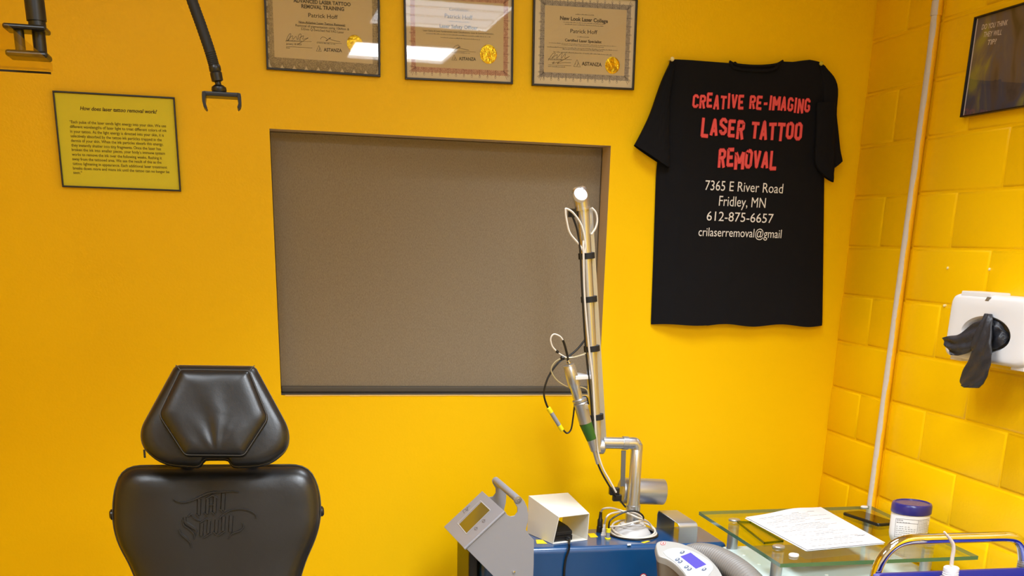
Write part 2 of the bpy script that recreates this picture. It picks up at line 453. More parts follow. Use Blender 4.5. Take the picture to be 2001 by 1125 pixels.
# roller blind
t = thing('roller_blind', 'taupe fabric roller blind filling the recessed window', 'blind', ((WX0 + WX1) / 2, RD, WZ0 + .001))
mb = MB().grid(lambda u, v: Vector((WX0 + .004 + u * (WX1 - WX0 - .008), RD - 0.004 - 0.0012 * math.sin(u * 9) * v, WZ0 + .016 + v * (WZ1 - WZ0 - .018))), 24, 12)
obj('fabric', mb, M['blind'], t)
mb = MB().box((WX0 + .003, RD - .03, WZ0 + .0015), (WX1 - .003, RD - .004, WZ0 + .019), .003)
obj('hem_bar', mb, M['darkbar'], t, label='dark hem bar')

# conduit
mb = MB()
yc = -0.3905
mb.tube([(-.0155, yc, 0.005), (-.0155, yc, 2.2), (-.0155, yc + .004, 2.30), (-.0155, yc + .004, CEIL - .005)], 0.0135, 24)
mb.tube([(-.0155, yc + .004, 2.298), (-.0155, yc + .004, 2.335)], 0.016, 24)
o = obj('conduit', mb, M['conduit']); tag(o, 'vertical pipe on the block wall, bare white with one side painted yellow', 'pipe')
# wall plugs
for (px, py), lb in zip(((1852.5, 523.5), (1934, 526), (1845.5, 597)), ('small screw stub left in the block beside the conduit, above the glove dispenser', 'small screw stub in the vertical mortar joint above the glove dispenser', 'small screw stub in the mortar joint at the upper left of the glove dispenser')):
    p = Xp(px, py, 0); mb = MB().lathe(p + Vector((0.004, 0, 0)), NR, [(.004, 0), (.004, .006), (.0025, .0075), (.0001, .008)], 12)
    tag(obj('wall_plug', mb, M['pin1']), lb, 'screw', 'screw stubs in the block wall')

# ================================================================== FRAMED PAPERS
def framed(name, label, cat, BLp, BRp, H, group=None, bw=0.0055, depth=0.014, lean=0.0):
    """returns (thing, plane helper) for a frame hung on the back wall"""
    BLp, BRp = Vector(BLp), Vector(BRp)
    u = (BRp - BLp).normalized(); W = (BRp - BLp).length; v = NB.cross(u).normalized()
    t = thing(name, label, cat, (BLp + BRp) / 2, group)
    def at(a, b, d): return BLp + u * a + v * b + NB * d
    mb = MB()
    def bar(a0, b0, a1, b1):
        q = [at(a0, b0, .001), at(a1, b0, .001), at(a1, b1, .001), at(a0, b1, .001)]
        mb.prism(q, NB * (depth - .001), .001)
    bar(0, 0, W, bw); bar(0, H - bw, W, H); bar(0, bw, bw, H - bw); bar(W - bw, bw, W, H - bw)
    obj('frame', mb, M['frame'], t)
    return t, at, W, v, u
def plane_pt(d):
    return lambda x, y: Yp(x, y, -d)

# yellow explanation sign
a, b = Yp(121.5, 366, -.012), Yp(354, 375, -.012)
a.z = b.z = 1.7705; a.y = b.y = 0
t, at, W, v, u = framed('framed_sign', 'black framed lime yellow sign explaining laser tattoo removal, on the wall above the chair', 'sign', a, b, .2465, bw=.0045)
mb = MB().prism([at(.003, .003, .006), at(W - .003, .003, .006), at(W - .003, .2435, .006), at(.003, .2435, .006)], NB * .002); obj('printed_sheet', mb, M['lime'], t)
P = lambda x, y: Yp(90 + x / 5, 165 + y / 5, -.0087)
mb = MB()
write(mb, 'How does laser tattoo removal work?', P(330, 230), P(1085, 266), .0098, NB, bold=.018, shear=.25)
for s, x0, y0, x1, y1 in [('“Each pulse of the laser sends light energy into your skin. We use', 228, 362, 1172, 405), ('different wavelengths of laser light to treat different colors of ink', 232, 408, 1178, 450),
    ('in your tattoo. As the light energy is directed into your skin, it is', 236, 455, 1150, 495), ('selectively absorbed by the tattoo ink particles trapped in the', 240, 500, 1130, 540),
    ('dermis of your skin. When the ink particles absorb this energy,', 243, 545, 1145, 583), ('they instantly shatter into tiny fragments. Once the laser has', 246, 590, 1122, 628),
    ('broken the ink into smaller pieces, your body’s immune system', 250, 634, 1162, 672), ('works to remove the ink over the following weeks, flushing it', 252, 680, 1130, 718),
    ('away from the tattooed area. We see the result of this as the', 256, 725, 1128, 760), ('tattoo lightening in appearance. Each additional laser treatment', 260, 770, 1182, 808),
    ('breaks down more and more ink until the tattoo can no longer be', 263, 815, 1205, 853), ('seen.”', 266, 858, 352, 862)]:
    write(mb, s, P(x0, y0), P(x1, y1), .0078, NB, bold=.004)
obj('printed_text', mb, M['ink'], t, fix=False)

# certificates
def zig(mb, P0, P1, out, n, amp, th, nn, rnd_seed=0):
    """row of pointed arches with spikes between P0 and P1, pointing along out"""
    P0, P1 = Vector(P0), Vector(P1)
    for i in range(n):
        a = P0.lerp(P1, i / n); b = P0.lerp(P1, (i + 1) / n); m_ = (a + b) / 2
        for f in (1.0, 0.62):
            stroke(mb, [m_ + (a - m_) * f, m_ + out * amp * f, m_ + (b - m_) * f], th, nn)
        stroke(mb, [a, a + out * amp * 1.15], th * 1.5, nn)
        c = a + out * amp * 1.2; r = amp * .16
        stroke(mb, [c + out * r * math.sin(k) * 1.5 + (b - a).normalized() * r * math.cos(k) for k in [j * math.pi / 5 for j in range(11)]], th * .8, nn)
def signature(mb, P, pts, th): stroke(mb, cr([P(*q) for q in pts], 5), th, NB)
def logo(mb, P, a, b, c):
    A, B, Cc = P(*a), P(*b), P(*c)
    stroke(mb, [A, B], .0007, NB); stroke(mb, [A, Cc], .0007, NB); stroke(mb, [B, B.lerp(Cc, .45), A.lerp(Cc, .5)], .0007, NB); stroke(mb, [B.lerp(Cc, .55), Cc], .0007, NB)
    stroke(mb, [A.lerp(B, .55), B.lerp(Cc, .5), A.lerp(Cc, .3)], .0006, NB)

def cert(label, BL, BR, H, style, inner, P, texts, greeks, lines, sigs, lg, seal, seal_r):
    a, b = Yp(*BL, -.012), Yp(*BR, -.012); a.y = b.y = 0
    t, at, W, v, u = framed('framed_certificate', label, 'certificate', a, b, H, 'framed certificates above the window')
    mb = MB().prism([at(.003, .003, .004), at(W - .003, .003, .004), at(W - .003, H - .003, .004), at(.003, H - .003, .004)], NB * .002); pp = obj('paper', mb, M['cream'], t)
    l, bt, r, tp = inner      # margins of the inner panel
    D = .0064
    band, ink = {'scallop': (M['tan'], M['tand']), 'rose': (M['rose'], M['rosed']), 'grey': (M['slate'], M['slated'])}[style]
    mb = MB()
    wd = .0135
    q = [at(l - wd, bt - wd, D), at(W - r + wd, bt - wd, D), at(W - r + wd, H - tp + wd, D), at(l - wd, H - tp + wd, D)]
    i_ = [at(l, bt, D), at(W - r, bt, D), at(W - r, H - tp, D), at(l, H - tp, D)]
    for k in range(4): mb.poly([q[k], q[(k + 1) % 4], i_[(k + 1) % 4], i_[k]])
    if style == 'scallop':
        w2 = (W - l - r + 2 * wd); h2 = (H - bt - tp + 2 * wd)
        for k in range(9):
            for bb in (bt - wd, H - tp + wd): disc(mb, at(l - wd + w2 * (k + .5) / 9, bb, D - .00012 - .00004 * (k % 2)), w2 / 18 * 1.02, NB, 16)
        for k in range(7):
            for aa in (l - wd, W - r + wd): disc(mb, at(aa, bt - wd + h2 * (k + .5) / 7, D - .00012 - .00004 * (k % 2)), h2 / 14 * .62, NB, 16)
    obj('border_band', mb, band, pp, fix=False)
    mb = MB(); D2 = D + .0003
    if style == 'scallop':
        for k in range(9):
            for bb, s_ in ((bt - wd, -1), (H - tp + wd, 1)):
                for rr in (.5, .8, 1.0):
                    stroke(mb, [at(l - wd + w2 * (k + .5) / 9 + w2 / 18 * rr * math.cos(z), bb + s_ * w2 / 18 * rr * math.sin(z), D2) for z in [j * math.pi / 8 for j in range(9)]], .0006, NB)
                    stroke(mb, [at(l - wd + w2 * (k + .5) / 9 + w2 / 18 * rr * math.cos(z), bb - s_ * (w2 / 18 * rr * math.sin(z) - .004), D2) for z in [j * math.pi / 8 for j in range(9)]], .0005, NB)
        for k in range(7):
            for aa, s_ in ((l - wd, -1), (W - r + wd, 1)):
                for rr in (.5, .8, 1.0):
                    stroke(mb, [at(aa + s_ * h2 / 14 * .62 * rr * math.sin(z), bt - wd + h2 * (k + .5) / 7 + h2 / 14 * rr * math.cos(z), D2) for z in [j * math.pi / 8 for j in range(9)]], .0006, NB)
    else:
        zig(mb, at(l, bt - .001, D2), at(W - r, bt - .001, D2), -v, 11, .0145, .0008, NB); zig(mb, at(l, H - tp + .001, D2), at(W - r, H - tp + .001, D2), v, 11, .0145, .0008, NB)
        zig(mb, at(l - .001, bt, D2), at(l - .001, H - tp, D2), -u, 8, .0115, .0008, NB); zig(mb, at(W - r + .001, bt, D2), at(W - r + .001, H - tp, D2), u, 8, .0115, .0008, NB)
        for ca, cb, sa, sb in ((l, bt, -1, -1), (W - r, bt, 1, -1), (l, H - tp, -1, 1), (W - r, H - tp, 1, 1)):
            for k in (.5, .8, 1.1, 1.5): stroke(mb, [at(ca, cb, D2), at(ca + sa * .0165 * k ** .5, cb + sb * .0165 / k ** .5, D2)], .001, NB)
    obj('border_pattern', mb, ink, pp, fix=False)
    mb = MB().poly([at(l, bt, D + .0001), at(W - r, bt, D + .0001), at(W - r, H - tp, D + .0001), at(l, H - tp, D + .0001)])
    mb2 = MB(); mb2.poly([at(l, bt, D + .0001), at(W - r, bt, D + .0001), at(W - r, H - tp, D + .0001), at(l, H - tp, D + .0001)])
    obj('inner_panel', mb2, M['beige'], pp, fix=False)
    mb = MB()
    for (s, x0, y0, x1, y1, cap, bold) in texts: write(mb, s, P(x0, y0), P(x1, y1), cap, NB, bold=bold)
    for (x0, y0, x1, y1) in lines: stroke(mb, [P(x0, y0), P(x1, y1)], .0007, NB)
    for pts in sigs: signature(mb, P, pts, .0009)
    logo(mb, P, *lg)
    obj('printed_text', mb, M['inkg'], pp, fix=False)
    mb = MB()
    for k, (x0, y0, x1, y1, h) in enumerate(greeks): greek(mb, P(x0, y0), P(x1, y1), h * .62, NB, k + 3)
    obj('small_print', mb, M['inkl'], pp, fix=False)
    mb = MB().lathe(P(*seal) + Vector((0, .0004, 0)), NB, [(seal_r, 0), (seal_r, .0006), (seal_r * .93, .0011), (seal_r * .8, .0008), (.0001, .0012)], 40)
    obj('gold_seal', mb, M['gold'], pp, label='round gold foil seal')
    mb = MB(); g = .0105
    mb.poly([at(.004, .004, g), at(W - .004, .004, g), at(W - .004, H - .004, g), at(.004, H - .004, g)])
    obj('glazing', mb, M['pane'], t, fix=False)
    return t
dP = -.0072
P1 = lambda x, y: Yp(510 + x / 7.032, y / 7.032, dP)
cert('certificate with tan scalloped border, first from the left in the row above the window', (521, 135.5), (743.5, 150.5), .247, 'scallop', (.0235, .0195 + .014, .0215, .035), P1,
     [('ADVANCED LASER TATTOO', 445, 4, 1232, 60, .0092, .03), ('REMOVAL TRAINING', 555, 82, 1142, 124, .0095, .03), ('Patrick Hoff', 650, 204, 1055, 234, .0105, .006),
      ('Non-Ablative Laser Tattoo Removal:', 520, 300, 1160, 346, .0062, .012), ('Removal of pigmentation using 1064nm &', 475, 344, 1212, 402, .0062, 0), ('532nm Q-Switched Nd:YAG Laser', 550, 394, 1140, 444, .0062, 0),
      ('January 18 2023', 345, 599, 555, 609, .0046, .004), ('Date', 345, 655, 395, 658, .0032, 0), ('ASTANZA', 862, 680, 1112, 693, .0088, .022)],
     [(345, 556, 560, 566, .003), (765, 590, 1025, 610, .004)], [(345, 562, 695, 572), (345, 640, 705, 658), (765, 577, 1110, 598), (520, 316, 1160, 362)],
     [[(340, 570), (380, 480), (410, 465), (385, 540), (360, 560), (430, 490), (440, 540), (480, 500), (500, 545), (520, 480), (550, 470), (540, 545), (520, 530), (585, 490), (575, 540), (650, 520), (500, 610)],
      [(815, 540), (840, 510), (880, 515), (920, 550), (890, 560), (960, 520), (930, 530), (1000, 555), (1090, 575)]],
     ((795, 625), (760, 702), (830, 707)), (1290, 602), .0228)
P2 = lambda x, y: Yp(780 + x / 6.43, y / 6.43, dP)
cert('framed certificate with a rose pink border, middle one of the row above the window', (792, 155), (1002.5, 164.5), .247, 'rose', (.0325, .0355, .029, .036), P2,
     [('Certification', 630, 112, 868, 128, .0085, 0), ('Patrick Hoff', 572, 195, 922, 222, .0115, .004), ('Laser Safety Officer', 508, 322, 988, 350, .0092, .024),
      ('Laser Optics & Laser Fundamentals, Laser Classifications, Laser & Control Protection,', 300, 380, 1190, 427, .0042, .006), ('Date', 300, 724, 342, 726, .0032, 0), ('ASTANZA', 750, 734, 965, 742, .0086, .022)],
     [(620, 268, 880, 283, .0042), (340, 420, 1145, 468, .0042), (520, 470, 1015, 500, .0042), (665, 658, 890, 671, .0036), (300, 675, 487, 681, .0044)], [(665, 640, 962, 655), (300, 705, 602, 717)],
     [[(670, 640), (690, 590), (740, 565), (750, 590), (690, 630), (770, 590), (740, 600), (880, 632)]], ((690, 690), (660, 754), (726, 757)), (1122, 680), .0255)
P3 = lambda x, y: Yp(1000 + x / 5.627, y / 5.627, dP)
cert('framed certificate with a grey border, third of the row, beside the black shirt', (1040, 167), (1239, 176), .247, 'grey', (.0365, .0385, .0315, .032), P3,
     [('New Look Laser College', 532, 195, 1058, 232, .0100, .03), ('Patrick Hoff', 645, 338, 942, 354, .0108, .004), ('Certified Laser Specialist', 585, 438, 987, 461, .0072, .022), ('ASTANZA', 770, 697, 990, 711, .0100, .022)],
     [(700, 158, 905, 169, .004), (570, 243, 1020, 268, .004), (585, 267, 1008, 290, .004), (722, 405, 852, 412, .004), (410, 470, 1150, 511, .003), (550, 492, 1015, 522, .003), (390, 515, 1168, 556, .0042), (560, 540, 1005, 563, .0042), (460, 570, 1100, 606, .0042), (400, 657, 560, 662, .004), (400, 730, 595, 740, .0044)],
     [(400, 645, 660, 657), (400, 712, 655, 724)],
     [[(400, 665), (450, 590), (480, 590), (440, 640), (500, 600), (495, 640), (540, 590), (555, 585), (545, 640), (590, 590), (585, 640), (635, 620), (510, 690)], [(440, 690), (470, 680), (450, 700), (520, 680), (500, 700), (560, 690), (650, 690)]],
     ((718, 655), (680, 730), (755, 736)), (1107, 718), .0232)

# ================================================================== SHIRT
def interp(tab, z):
    for (z0, a), (z1, b) in zip(tab, tab[1:]):
        if z0 <= z <= z1: return a + (b - a) * (z - z0) / (z1 - z0)
    return tab[0][1] if z < tab[0][0] else tab[-1][1]
def edge_tab(pts):
    q = [Yp(x, y, -.02) for x, y in pts]; return sorted((p.z, p.x) for p in q)
LT = edge_tab([(1275, 634), (1279, 520), (1282, 430), (1285, 340), (1290, 290), (1300, 200), (1306, 140), (1313, 117)])
RT = edge_tab([(1609.5, 631), (1612, 500), (1614, 345), (1624, 300), (1634, 240), (1634, 165), (1620, 145), (1606, 122)])
ZH = 1.4225
def top_z(s):     # s 0..1 between the pins
    px = 1313 + (1606 - 1313) * s
    prof = [(1313, 115), (1345, 117), (1390, 121), (1424, 124), (1429, 119), (1434, 126), (1480, 128), (1512, 126), (1521, 120), (1545, 121), (1580, 117), (1606, 121)]
    y = prof[-1][1]
    for (x0, y0), (x1, y1) in zip(prof, prof[1:]):
        if x0 <= px <= x1: y = y0 + (y1 - y0) * (px - x0) / (x1 - x0); break
    return Yp(px, y, -.02).z
def fold(x, z):
    s = (x + 0.66) / 0.61
    low = max(0, min(1, (1.75 - z) / .3)); hi = max(0, min(1, (z - 2.06) / .1))
    f = .0016 * math.sin(s * 21 + z * 3) * low + .0022 * math.sin(s * 9 - z * 5) * low
    f += .004 * math.exp(-((s - .38) / .02) ** 2) * low * .5
    f += hi * (.003 * math.sin(s * 14 + z * 30)) + .003 * math.exp(-((s - .9 + (z - 1.9) * .15) / .03) ** 2)
    f += .0025 * math.exp(-((s - .08) / .025) ** 2) * max(0, min(1, (2.2 - z) / .2))
    return f
def tee_front(x, z):
    xl, xr = interp(LT, z), interp(RT, z)
    s = max(0, min(1, (x - xl) / (xr - xl))); uu = abs(2 * s - 1)
    return -(.006 + .020 * math.sqrt(max(0, 1 - uu ** 5)) + fold(x, z))
tee = thing('t_shirt', 'black t-shirt with red and white lettering pinned to the yellow wall', 't-shirt', (-.36, 0, ZH))
def body(u, v):
    zt = top_z(u); z = ZH + (zt - ZH) * v
    if v < .04: z += .004 * math.sin(u * 19) * (1 - v / .04) * (1 if u > .3 else .5) - .004 * (1 - v / .04) * (1 - u)
    xl, xr = interp(LT, z), interp(RT, z)
    x = xl + (xr - xl) * u
    return Vector((x, tee_front(x, z), z))
mb = MB().grid(body, 90, 70)
mb.grid(lambda u, v: Vector((body(u, v).x, -.004, body(u, v).z)), 40, 30)
ob = obj('body_panel', mb, M['tee'], tee, ang=80)
# neck rib and the inside of the front panel
mb = MB()
mb.tube(cr([Yp(1427, 122, -.03), Yp(1436, 133, -.033), Yp(1475, 138, -.033), Yp(1510, 136, -.033), Yp(1524, 123, -.03)], 6), .0042, 10)
mb.tube(cr([Yp(1425, 120, -.026), Yp(1440, 126, -.03), Yp(1480, 129, -.03), Yp(1515, 126, -.03), Yp(1530, 119, -.026)], 6), .0036, 10)
obj('neck_rib', mb, M['tee'], tee)
def loft(mb, secs, th, y0, nchord=18, rip=0.0):
    R = []
    for k, (a, b) in enumerate(secs):
        A, B = Yp(*a, y0), Yp(*b, y0); mid = (A + B) / 2; hv = (B - A) / 2
        tt = th[k] if isinstance(th, (list, tuple)) else th
        ring = []
        for i in range(2 * nchord):
            an = 2 * math.pi * i / (2 * nchord)
            cs, sn = math.cos(an), math.sin(an)
            yy = math.copysign(abs(sn) ** .6, sn) * tt
            if sn < 0: yy -= rip * math.sin(cs * 7 + k * .6) ** 2
            p = mid + hv * cs; p.y = y0 + yy; ring.append(p)
        R.append(ring)
    mb.rings(R, False, False)
def sub(secs, n):
    out = []
    A = cr([Vector((*a, 0)) for a, b in secs], n); B = cr([Vector((*b, 0)) for a, b in secs], n)
    return [((p.x, p.y), (q.x, q.y)) for p, q in zip(A, B)]
mb = MB()
loft(mb, sub([((1312, 116), (1320, 122)), ((1292, 160), (1308, 190)), ((1270, 222), (1306, 270)), ((1252, 260), (1308, 318)), ((1239, 284), (1306, 329))], 5), [.006, .008, .010, .012, .013, .014] + [.016] * 20, -.021, 18, .003)
obj('sleeve', mb, M['tee'], tee, ang=80)
mb = MB()
loft(mb, sub([((1600, 122), (1612, 130)), ((1606, 170), (1635, 165)), ((1606, 230), (1634, 225)), ((1608, 280), (1641, 292)), ((1626, 330), (1645, 314))], 5), [.006, .008, .010, .012, .013, .014] + [.014] * 20, -.018, 16, .002)
loft(mb, sub([((1596, 200), (1630, 200)), ((1594, 260), (1630, 262)), ((1592, 310), (1630, 318)), ((1596, 328), (1629, 340)), ((1612, 346), (1628, 356))], 5), .010, -.032, 16, .002)
obj('sleeve', mb, M['tee'], tee, ang=80)
# red block lettering
GL = {'C': [[(3.25, 5), (3.25, 5.5), (2.5, 6.25), (1.5, 6.25), (.75, 5.5), (.75, 1.5), (1.5, .75), (2.5, .75), (3.25, 1.5), (3.25, 2)]],
      'R': [[(.75, .0), (.75, 6.25), (2.5, 6.25), (3.25, 5.6), (3.25, 4.2), (2.5, 3.5), (.75, 3.5)], [(2.1, 3.5), (3.2, 0)]],
      'E': [[(3.6, 6.25), (.75, 6.25), (.75, .75), (3.6, .75)], [(.75, 3.5), (3.1, 3.5)]],
      'A': [[(.7, 0), (1.9, 6.25), (2.1, 6.25), (3.3, 0)], [(1.2, 2), (2.8, 2)]],
      'T': [[(.1, 6.25), (3.9, 6.25)], [(2, 6.25), (2, 0)]], 'I': [[(2, 7), (2, 0)]], 'V': [[(.7, 7), (1.9, .75), (2.1, .75), (3.3, 7)]],
      '-': [[(.6, 3.4), (3.4, 3.4)]], 'M': [[(.5, 0), (.5, 6.25), (2, 2.6), (3.5, 6.25), (3.5, 0)]],
      'G': [[(3.25, 5), (3.25, 5.5), (2.5, 6.25), (1.5, 6.25), (.75, 5.5), (.75, 1.5), (1.5, .75), (2.5, .75), (3.25, 1.5), (3.25, 3.1), (2.1, 3.1)]],
      'N': [[(.7, 0), (.7, 6.6), (3.3, .4), (3.3, 7)]], 'L': [[(.75, 7), (.75, .75), (3.7, .75)]],
      'S': [[(3.25, 4.9), (3.25, 5.5), (2.5, 6.25), (1.5, 6.25), (.75, 5.5), (.75, 4.4), (3.25, 2.6), (3.25, 1.5), (2.5, .75), (1.5, .75), (.75, 1.5), (.75, 2.1)]],
      'O': [[(1.5, 6.25), (.75, 5.5), (.75, 1.5), (1.5, .75), (2.5, .75), (3.25, 1.5), (3.25, 5.5), (2.5, 6.25), (1.5, 6.25)]]}
def seg_quads(mb, pl, t, f, lift):
    for k, (a, b) in enumerate(zip(pl, pl[1:])):
        a, b = Vector((*a, 0)), Vector((*b, 0)); d = (b - a).normalized(); s = Vector((-d.y, d.x, 0)) * t / 2
        ea = d * (t / 2 * .41) if k > 0 else Vector(); eb = d * (t / 2 * .41) if k < len(pl) - 2 else Vector()
        if abs(a.x - b.x) > .01 and abs(a.y - b.y) > .01 and abs(d.y) > .85 and len(pl) > 2: pass
        n = 3; lift = lift + .00003 * (len(mb.bm.faces) % 12)
        for i in range(n):
            p0 = (a - ea).lerp(b + eb, i / n); p1 = (a - ea).lerp(b + eb, (i + 1) / n)
            mb.face([mb.v(f(q, lift)) for q in (p0 - s, p1 - s, p1 + s, p0 + s)])
lets = {'front': MB(), 'under': MB()}
def red_line(txt, pl, pr, hpx, seed):
    rs = random.Random(seed)
    A, B = Yp(*pl, -.028), Yp(*pr, -.028); u = (B - A).normalized(); L = (B - A).length
    wd = {'I': 2.2, '-': 3.4, ' ': 2.6, 'M': 4.9}
    ws = [wd.get(c, 4.1) + .25 for c in txt]; k = L / (sum(ws) - .25); h = hpx / 700 / 7
    x = 0
    for c, w_ in zip(txt, ws):
        if c in GL:
            dy = rs.uniform(-.55, .55); sc = rs.uniform(.92, 1.08); rot = rs.uniform(-.05, .05)
            wc = w_ - .25
            def f(q, lift, x=x, dy=dy, sc=sc, rot=rot, wc=wc):
                X = (q.x - 2) * (wc / 4.1 if wc > 3 else 1); Y = (q.y - 3.5) * sc
                X, Y = X * math.cos(rot) - Y * math.sin(rot) * .6, Y + X * rot
                p = A + u * (x + wc / 2 + X) * k + Vector((0, 0, 1)) * (Y + dy) * h
                p.y = tee_front(p.x, p.z) - lift; return p
            for pl_ in GL[c]:
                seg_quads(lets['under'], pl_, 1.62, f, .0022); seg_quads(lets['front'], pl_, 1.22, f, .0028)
        x += w_
for args, lb in ((('CREATIVE RE-IMAGING', (1353, 196), (1584, 206), 29, 4), 'top line of red block lettering'), (('LASER TATTOO', (1370, 248), (1568, 257), 37, 8), 'middle line of red block lettering'), (('REMOVAL', (1403, 309), (1519, 313), 38, 5), 'bottom line of red block lettering')):
    lets = {'front': MB(), 'under': MB()}
    red_line(*args)
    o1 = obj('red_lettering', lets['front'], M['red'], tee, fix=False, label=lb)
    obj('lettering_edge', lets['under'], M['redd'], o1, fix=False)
mb = MB()
def tp(p): p = p.copy(); p.y = tee_front(p.x, p.z) - .0025; return p
for s, a, b, cap in (('7365 E River Road', (1378, 361), (1530, 368), .030), ('Fridley, MN', (1405, 391.5), (1496, 396), .031), ('612-875-6657', (1381, 421), (1511, 426.5), .029), ('crilaserremoval@gmail', (1365, 452), (1527, 456.5), .027)):
    write(mb, s, Yp(*a, -.027), Yp(*b, -.027), cap, NB, post=tp)
obj('white_lettering', mb, M['white'], tee, fix=False, label='white address lettering')
for p, m_, lb in (((1313.5, 115.5), 'pin1', 'cream thumbtack holding the left shoulder of the black shirt'), ((1604.5, 124), 'pin2', 'yellow thumbtack holding the right shoulder of the black shirt')):
    q = Yp(*p, -.03)
    mb = MB().lathe((q.x, 0.0, q.z), NB, [(.0012, -.006), (.0012, .028), (.0055, .0285), (.0066, .031), (.0055, .035), (.003, .037), (.0001, .0372)], 16)
    tag(obj('thumbtack', mb, M[m_]), lb, 'thumbtack')

# ================================================================== POSTER on the block wall
PZ0, PZ1, PY0, PY1 = 2.0183, 2.264, -.5795, -.915
t = thing('framed_poster', 'thin black framed dark poster with white lettering, hung high on the block wall', 'poster', (0, (PY0 + PY1) / 2, PZ0))
mb = MB()
for lo, hi in (((-.016, PY1, PZ0), (-.001, PY0, PZ0 + .004)), ((-.016, PY1, PZ1 - .004), (-.001, PY0, PZ1)), ((-.016, PY0 - .004, PZ0), (-.001, PY0, PZ1)), ((-.016, PY1, PZ0), (-.001, PY1 + .004, PZ1))): mb.box(lo, hi, .001)
obj('frame', mb, M['frame'], t)
mb = MB().box((-.008, PY1 + .002, PZ0 + .002), (-.004, PY0 - .002, PZ1 - .002)); obj('print', mb, M['poster'], t)
mb = MB().box((-.0086, PY0 - .0085, PZ0 + .004), (-.0081, PY0 - .0045, PZ1 - .004)); obj('white_margin', mb, M['posterink'], t)
mb = MB(); P = lambda x, y: Xp(1860 + x / 4.688, y / 4.688, -.0086)
for s, a, b, cap in (('DO YOU THINK', (275, 248), (512, 203), .0125), ('THEY WILL', (292, 316), (458, 292), .0125), ('TIP?', (328, 388), (408, 376), .0125)):
    write(mb, s, P(*a), P(*b), cap, NR, bold=.012, shear=.12)
obj('printed_text', mb, M['posterink'], t, fix=False)
mb = MB(); mb.poly([(-.012, PY0 - .003, PZ0 + .003), (-.012, PY0 - .003, PZ1 - .003), (-.012, PY1 + .003, PZ1 - .003), (-.012, PY1 + .003, PZ0 + .003)])
obj('glazing', mb, M['pane'], t, fix=False)

# ================================================================== GLOVE DISPENSER
GY0, GY1, GZ0, GZ1, GX = -.812, -1.165, 1.398, 1.565, -.11
t = thing('glove_dispenser', 'white plastic glove dispenser screwed to the block wall', 'glove dispenser', (GX / 2, (GY0 + GY1) / 2, GZ0))
cy, cz, ry, rz = -.988, 1.468, .107, .046
def sq(a, hw, hh, ex):   # superellipse point
    c, s = math.cos(a), math.sin(a)
    return (math.copysign(abs(c) ** ex, c) * hw, math.copysign(abs(s) ** ex, s) * hh)
my, mz, hw, hh = (GY0 + GY1) / 2, (GZ0 + GZ1) / 2, (GY0 - GY1) / 2, (GZ1 - GZ0) / 2
N_ = 96
R = []
for x, d, ex in ((-.001, -.002, .22), (-.03, -.001, .22), (GX + .014, 0, .2), (GX + .006, -.0025, .2), (GX + .002, -.006, .2), (GX, -.012, .22)):
    R.append([Vector((x, my + sq(2 * math.pi * k / N_, hw + d, hh + d, ex)[0], mz + sq(2 * math.pi * k / N_, hw + d, hh + d, ex)[1])) for k in range(N_)])
# the front runs in to the oval opening, with a rolled lip
for f in (.5, 1.0):
    R.append([R[5][k].lerp(Vector((GX, cy + math.cos(2 * math.pi * k / N_) * ry * 1.0, cz + math.sin(2 * math.pi * k / N_) * rz * 1.0)), f) for k in range(N_)])
for x, d in ((GX + .004, -.004), (GX + .010, -.007), (GX + .055, -.009)):
    R.append([Vector((x, cy + math.cos(2 * math.pi * k / N_) * (ry + d), cz + math.sin(2 * math.pi * k / N_) * (rz + d))) for k in range(N_)])
mb = MB().rings(R, True, False)
obj('housing', mb, M['plast'], t)
mb = MB().box((-.085, my - .09, GZ1 - .008), (-.004, my + .09, GZ1 + .006), .003)
mb = MB(); q0 = Xp(1884, 570, -.1); q1 = Xp(1942, 575, -.1)
mb.box((-.108, q1.y, GZ1 - .014), (-.05, q0.y, GZ1 + .006), .003); obj('lid_tab', mb, M['plast'], t)
mb = MB(); q = Xp(1931, 583, GX)
mb.prism([(GX - .0006, q.y + .012, q.z - .006), (GX - .0006, q.y - .003, q.z - .006), (GX - .0006, q.y - .010, q.z + .003), (GX - .0006, q.y + .004, q.z + .004)], (.004, 0, 0)); obj('latch_slot', mb, M['devd'], t)
for (x0, x1) in ((1862, 1884), (1984, 2010)):
    a = Xp(x0, 706, -.09); b = Xp(x1, 706, -.09)
    mb = MB().box((-.1, b.y, GZ0 - .006), (-.03, a.y, GZ0 + .004), .002); obj('foot_clip', mb, M['plast'], t)
# gloves hanging out of the opening
g = thing('nitrile_glove', 'black nitrile gloves pulled halfway out of the white dispenser, hanging down', 'glove', Xp(1925, 700, GX - .03))
def ribbon(secs, thick, fr, n=7, seed=0):
    """flattened limp tube; secs: centre px, centre px, depth x, across each section"""
    S = [(Vector((*a, 0)), Vector((*b, 0)), x) for a, b, x in secs]
    A = cr([s[0] for s in S], n); B = cr([s[1] for s in S], n); X = cr([Vector((s[2], 0, 0)) for s in S], n)
    R = []
    for k, (p, q, x) in enumerate(zip(A, B, X)):
        P0, P1 = Xp(p.x, p.y, x.x), Xp(q.x, q.y, x.x); mid = (P0 + P1) / 2; hv = (P1 - P0) / 2; ring = []
        for i in range(28):
            an = 2 * math.pi * i / 28; c, s = math.cos(an), math.sin(an)
            pt = mid + hv * c
            pt.x += math.copysign(abs(s) ** .7, s) * thick + (fr * math.sin(c * 6 + k * .35 + seed) * (1 if s < 0 else .3)) + .0008 * math.sin(k * .9 + c * 3 + seed)
            ring.append(pt)
        R.append(ring)
    return R
mb = MB()
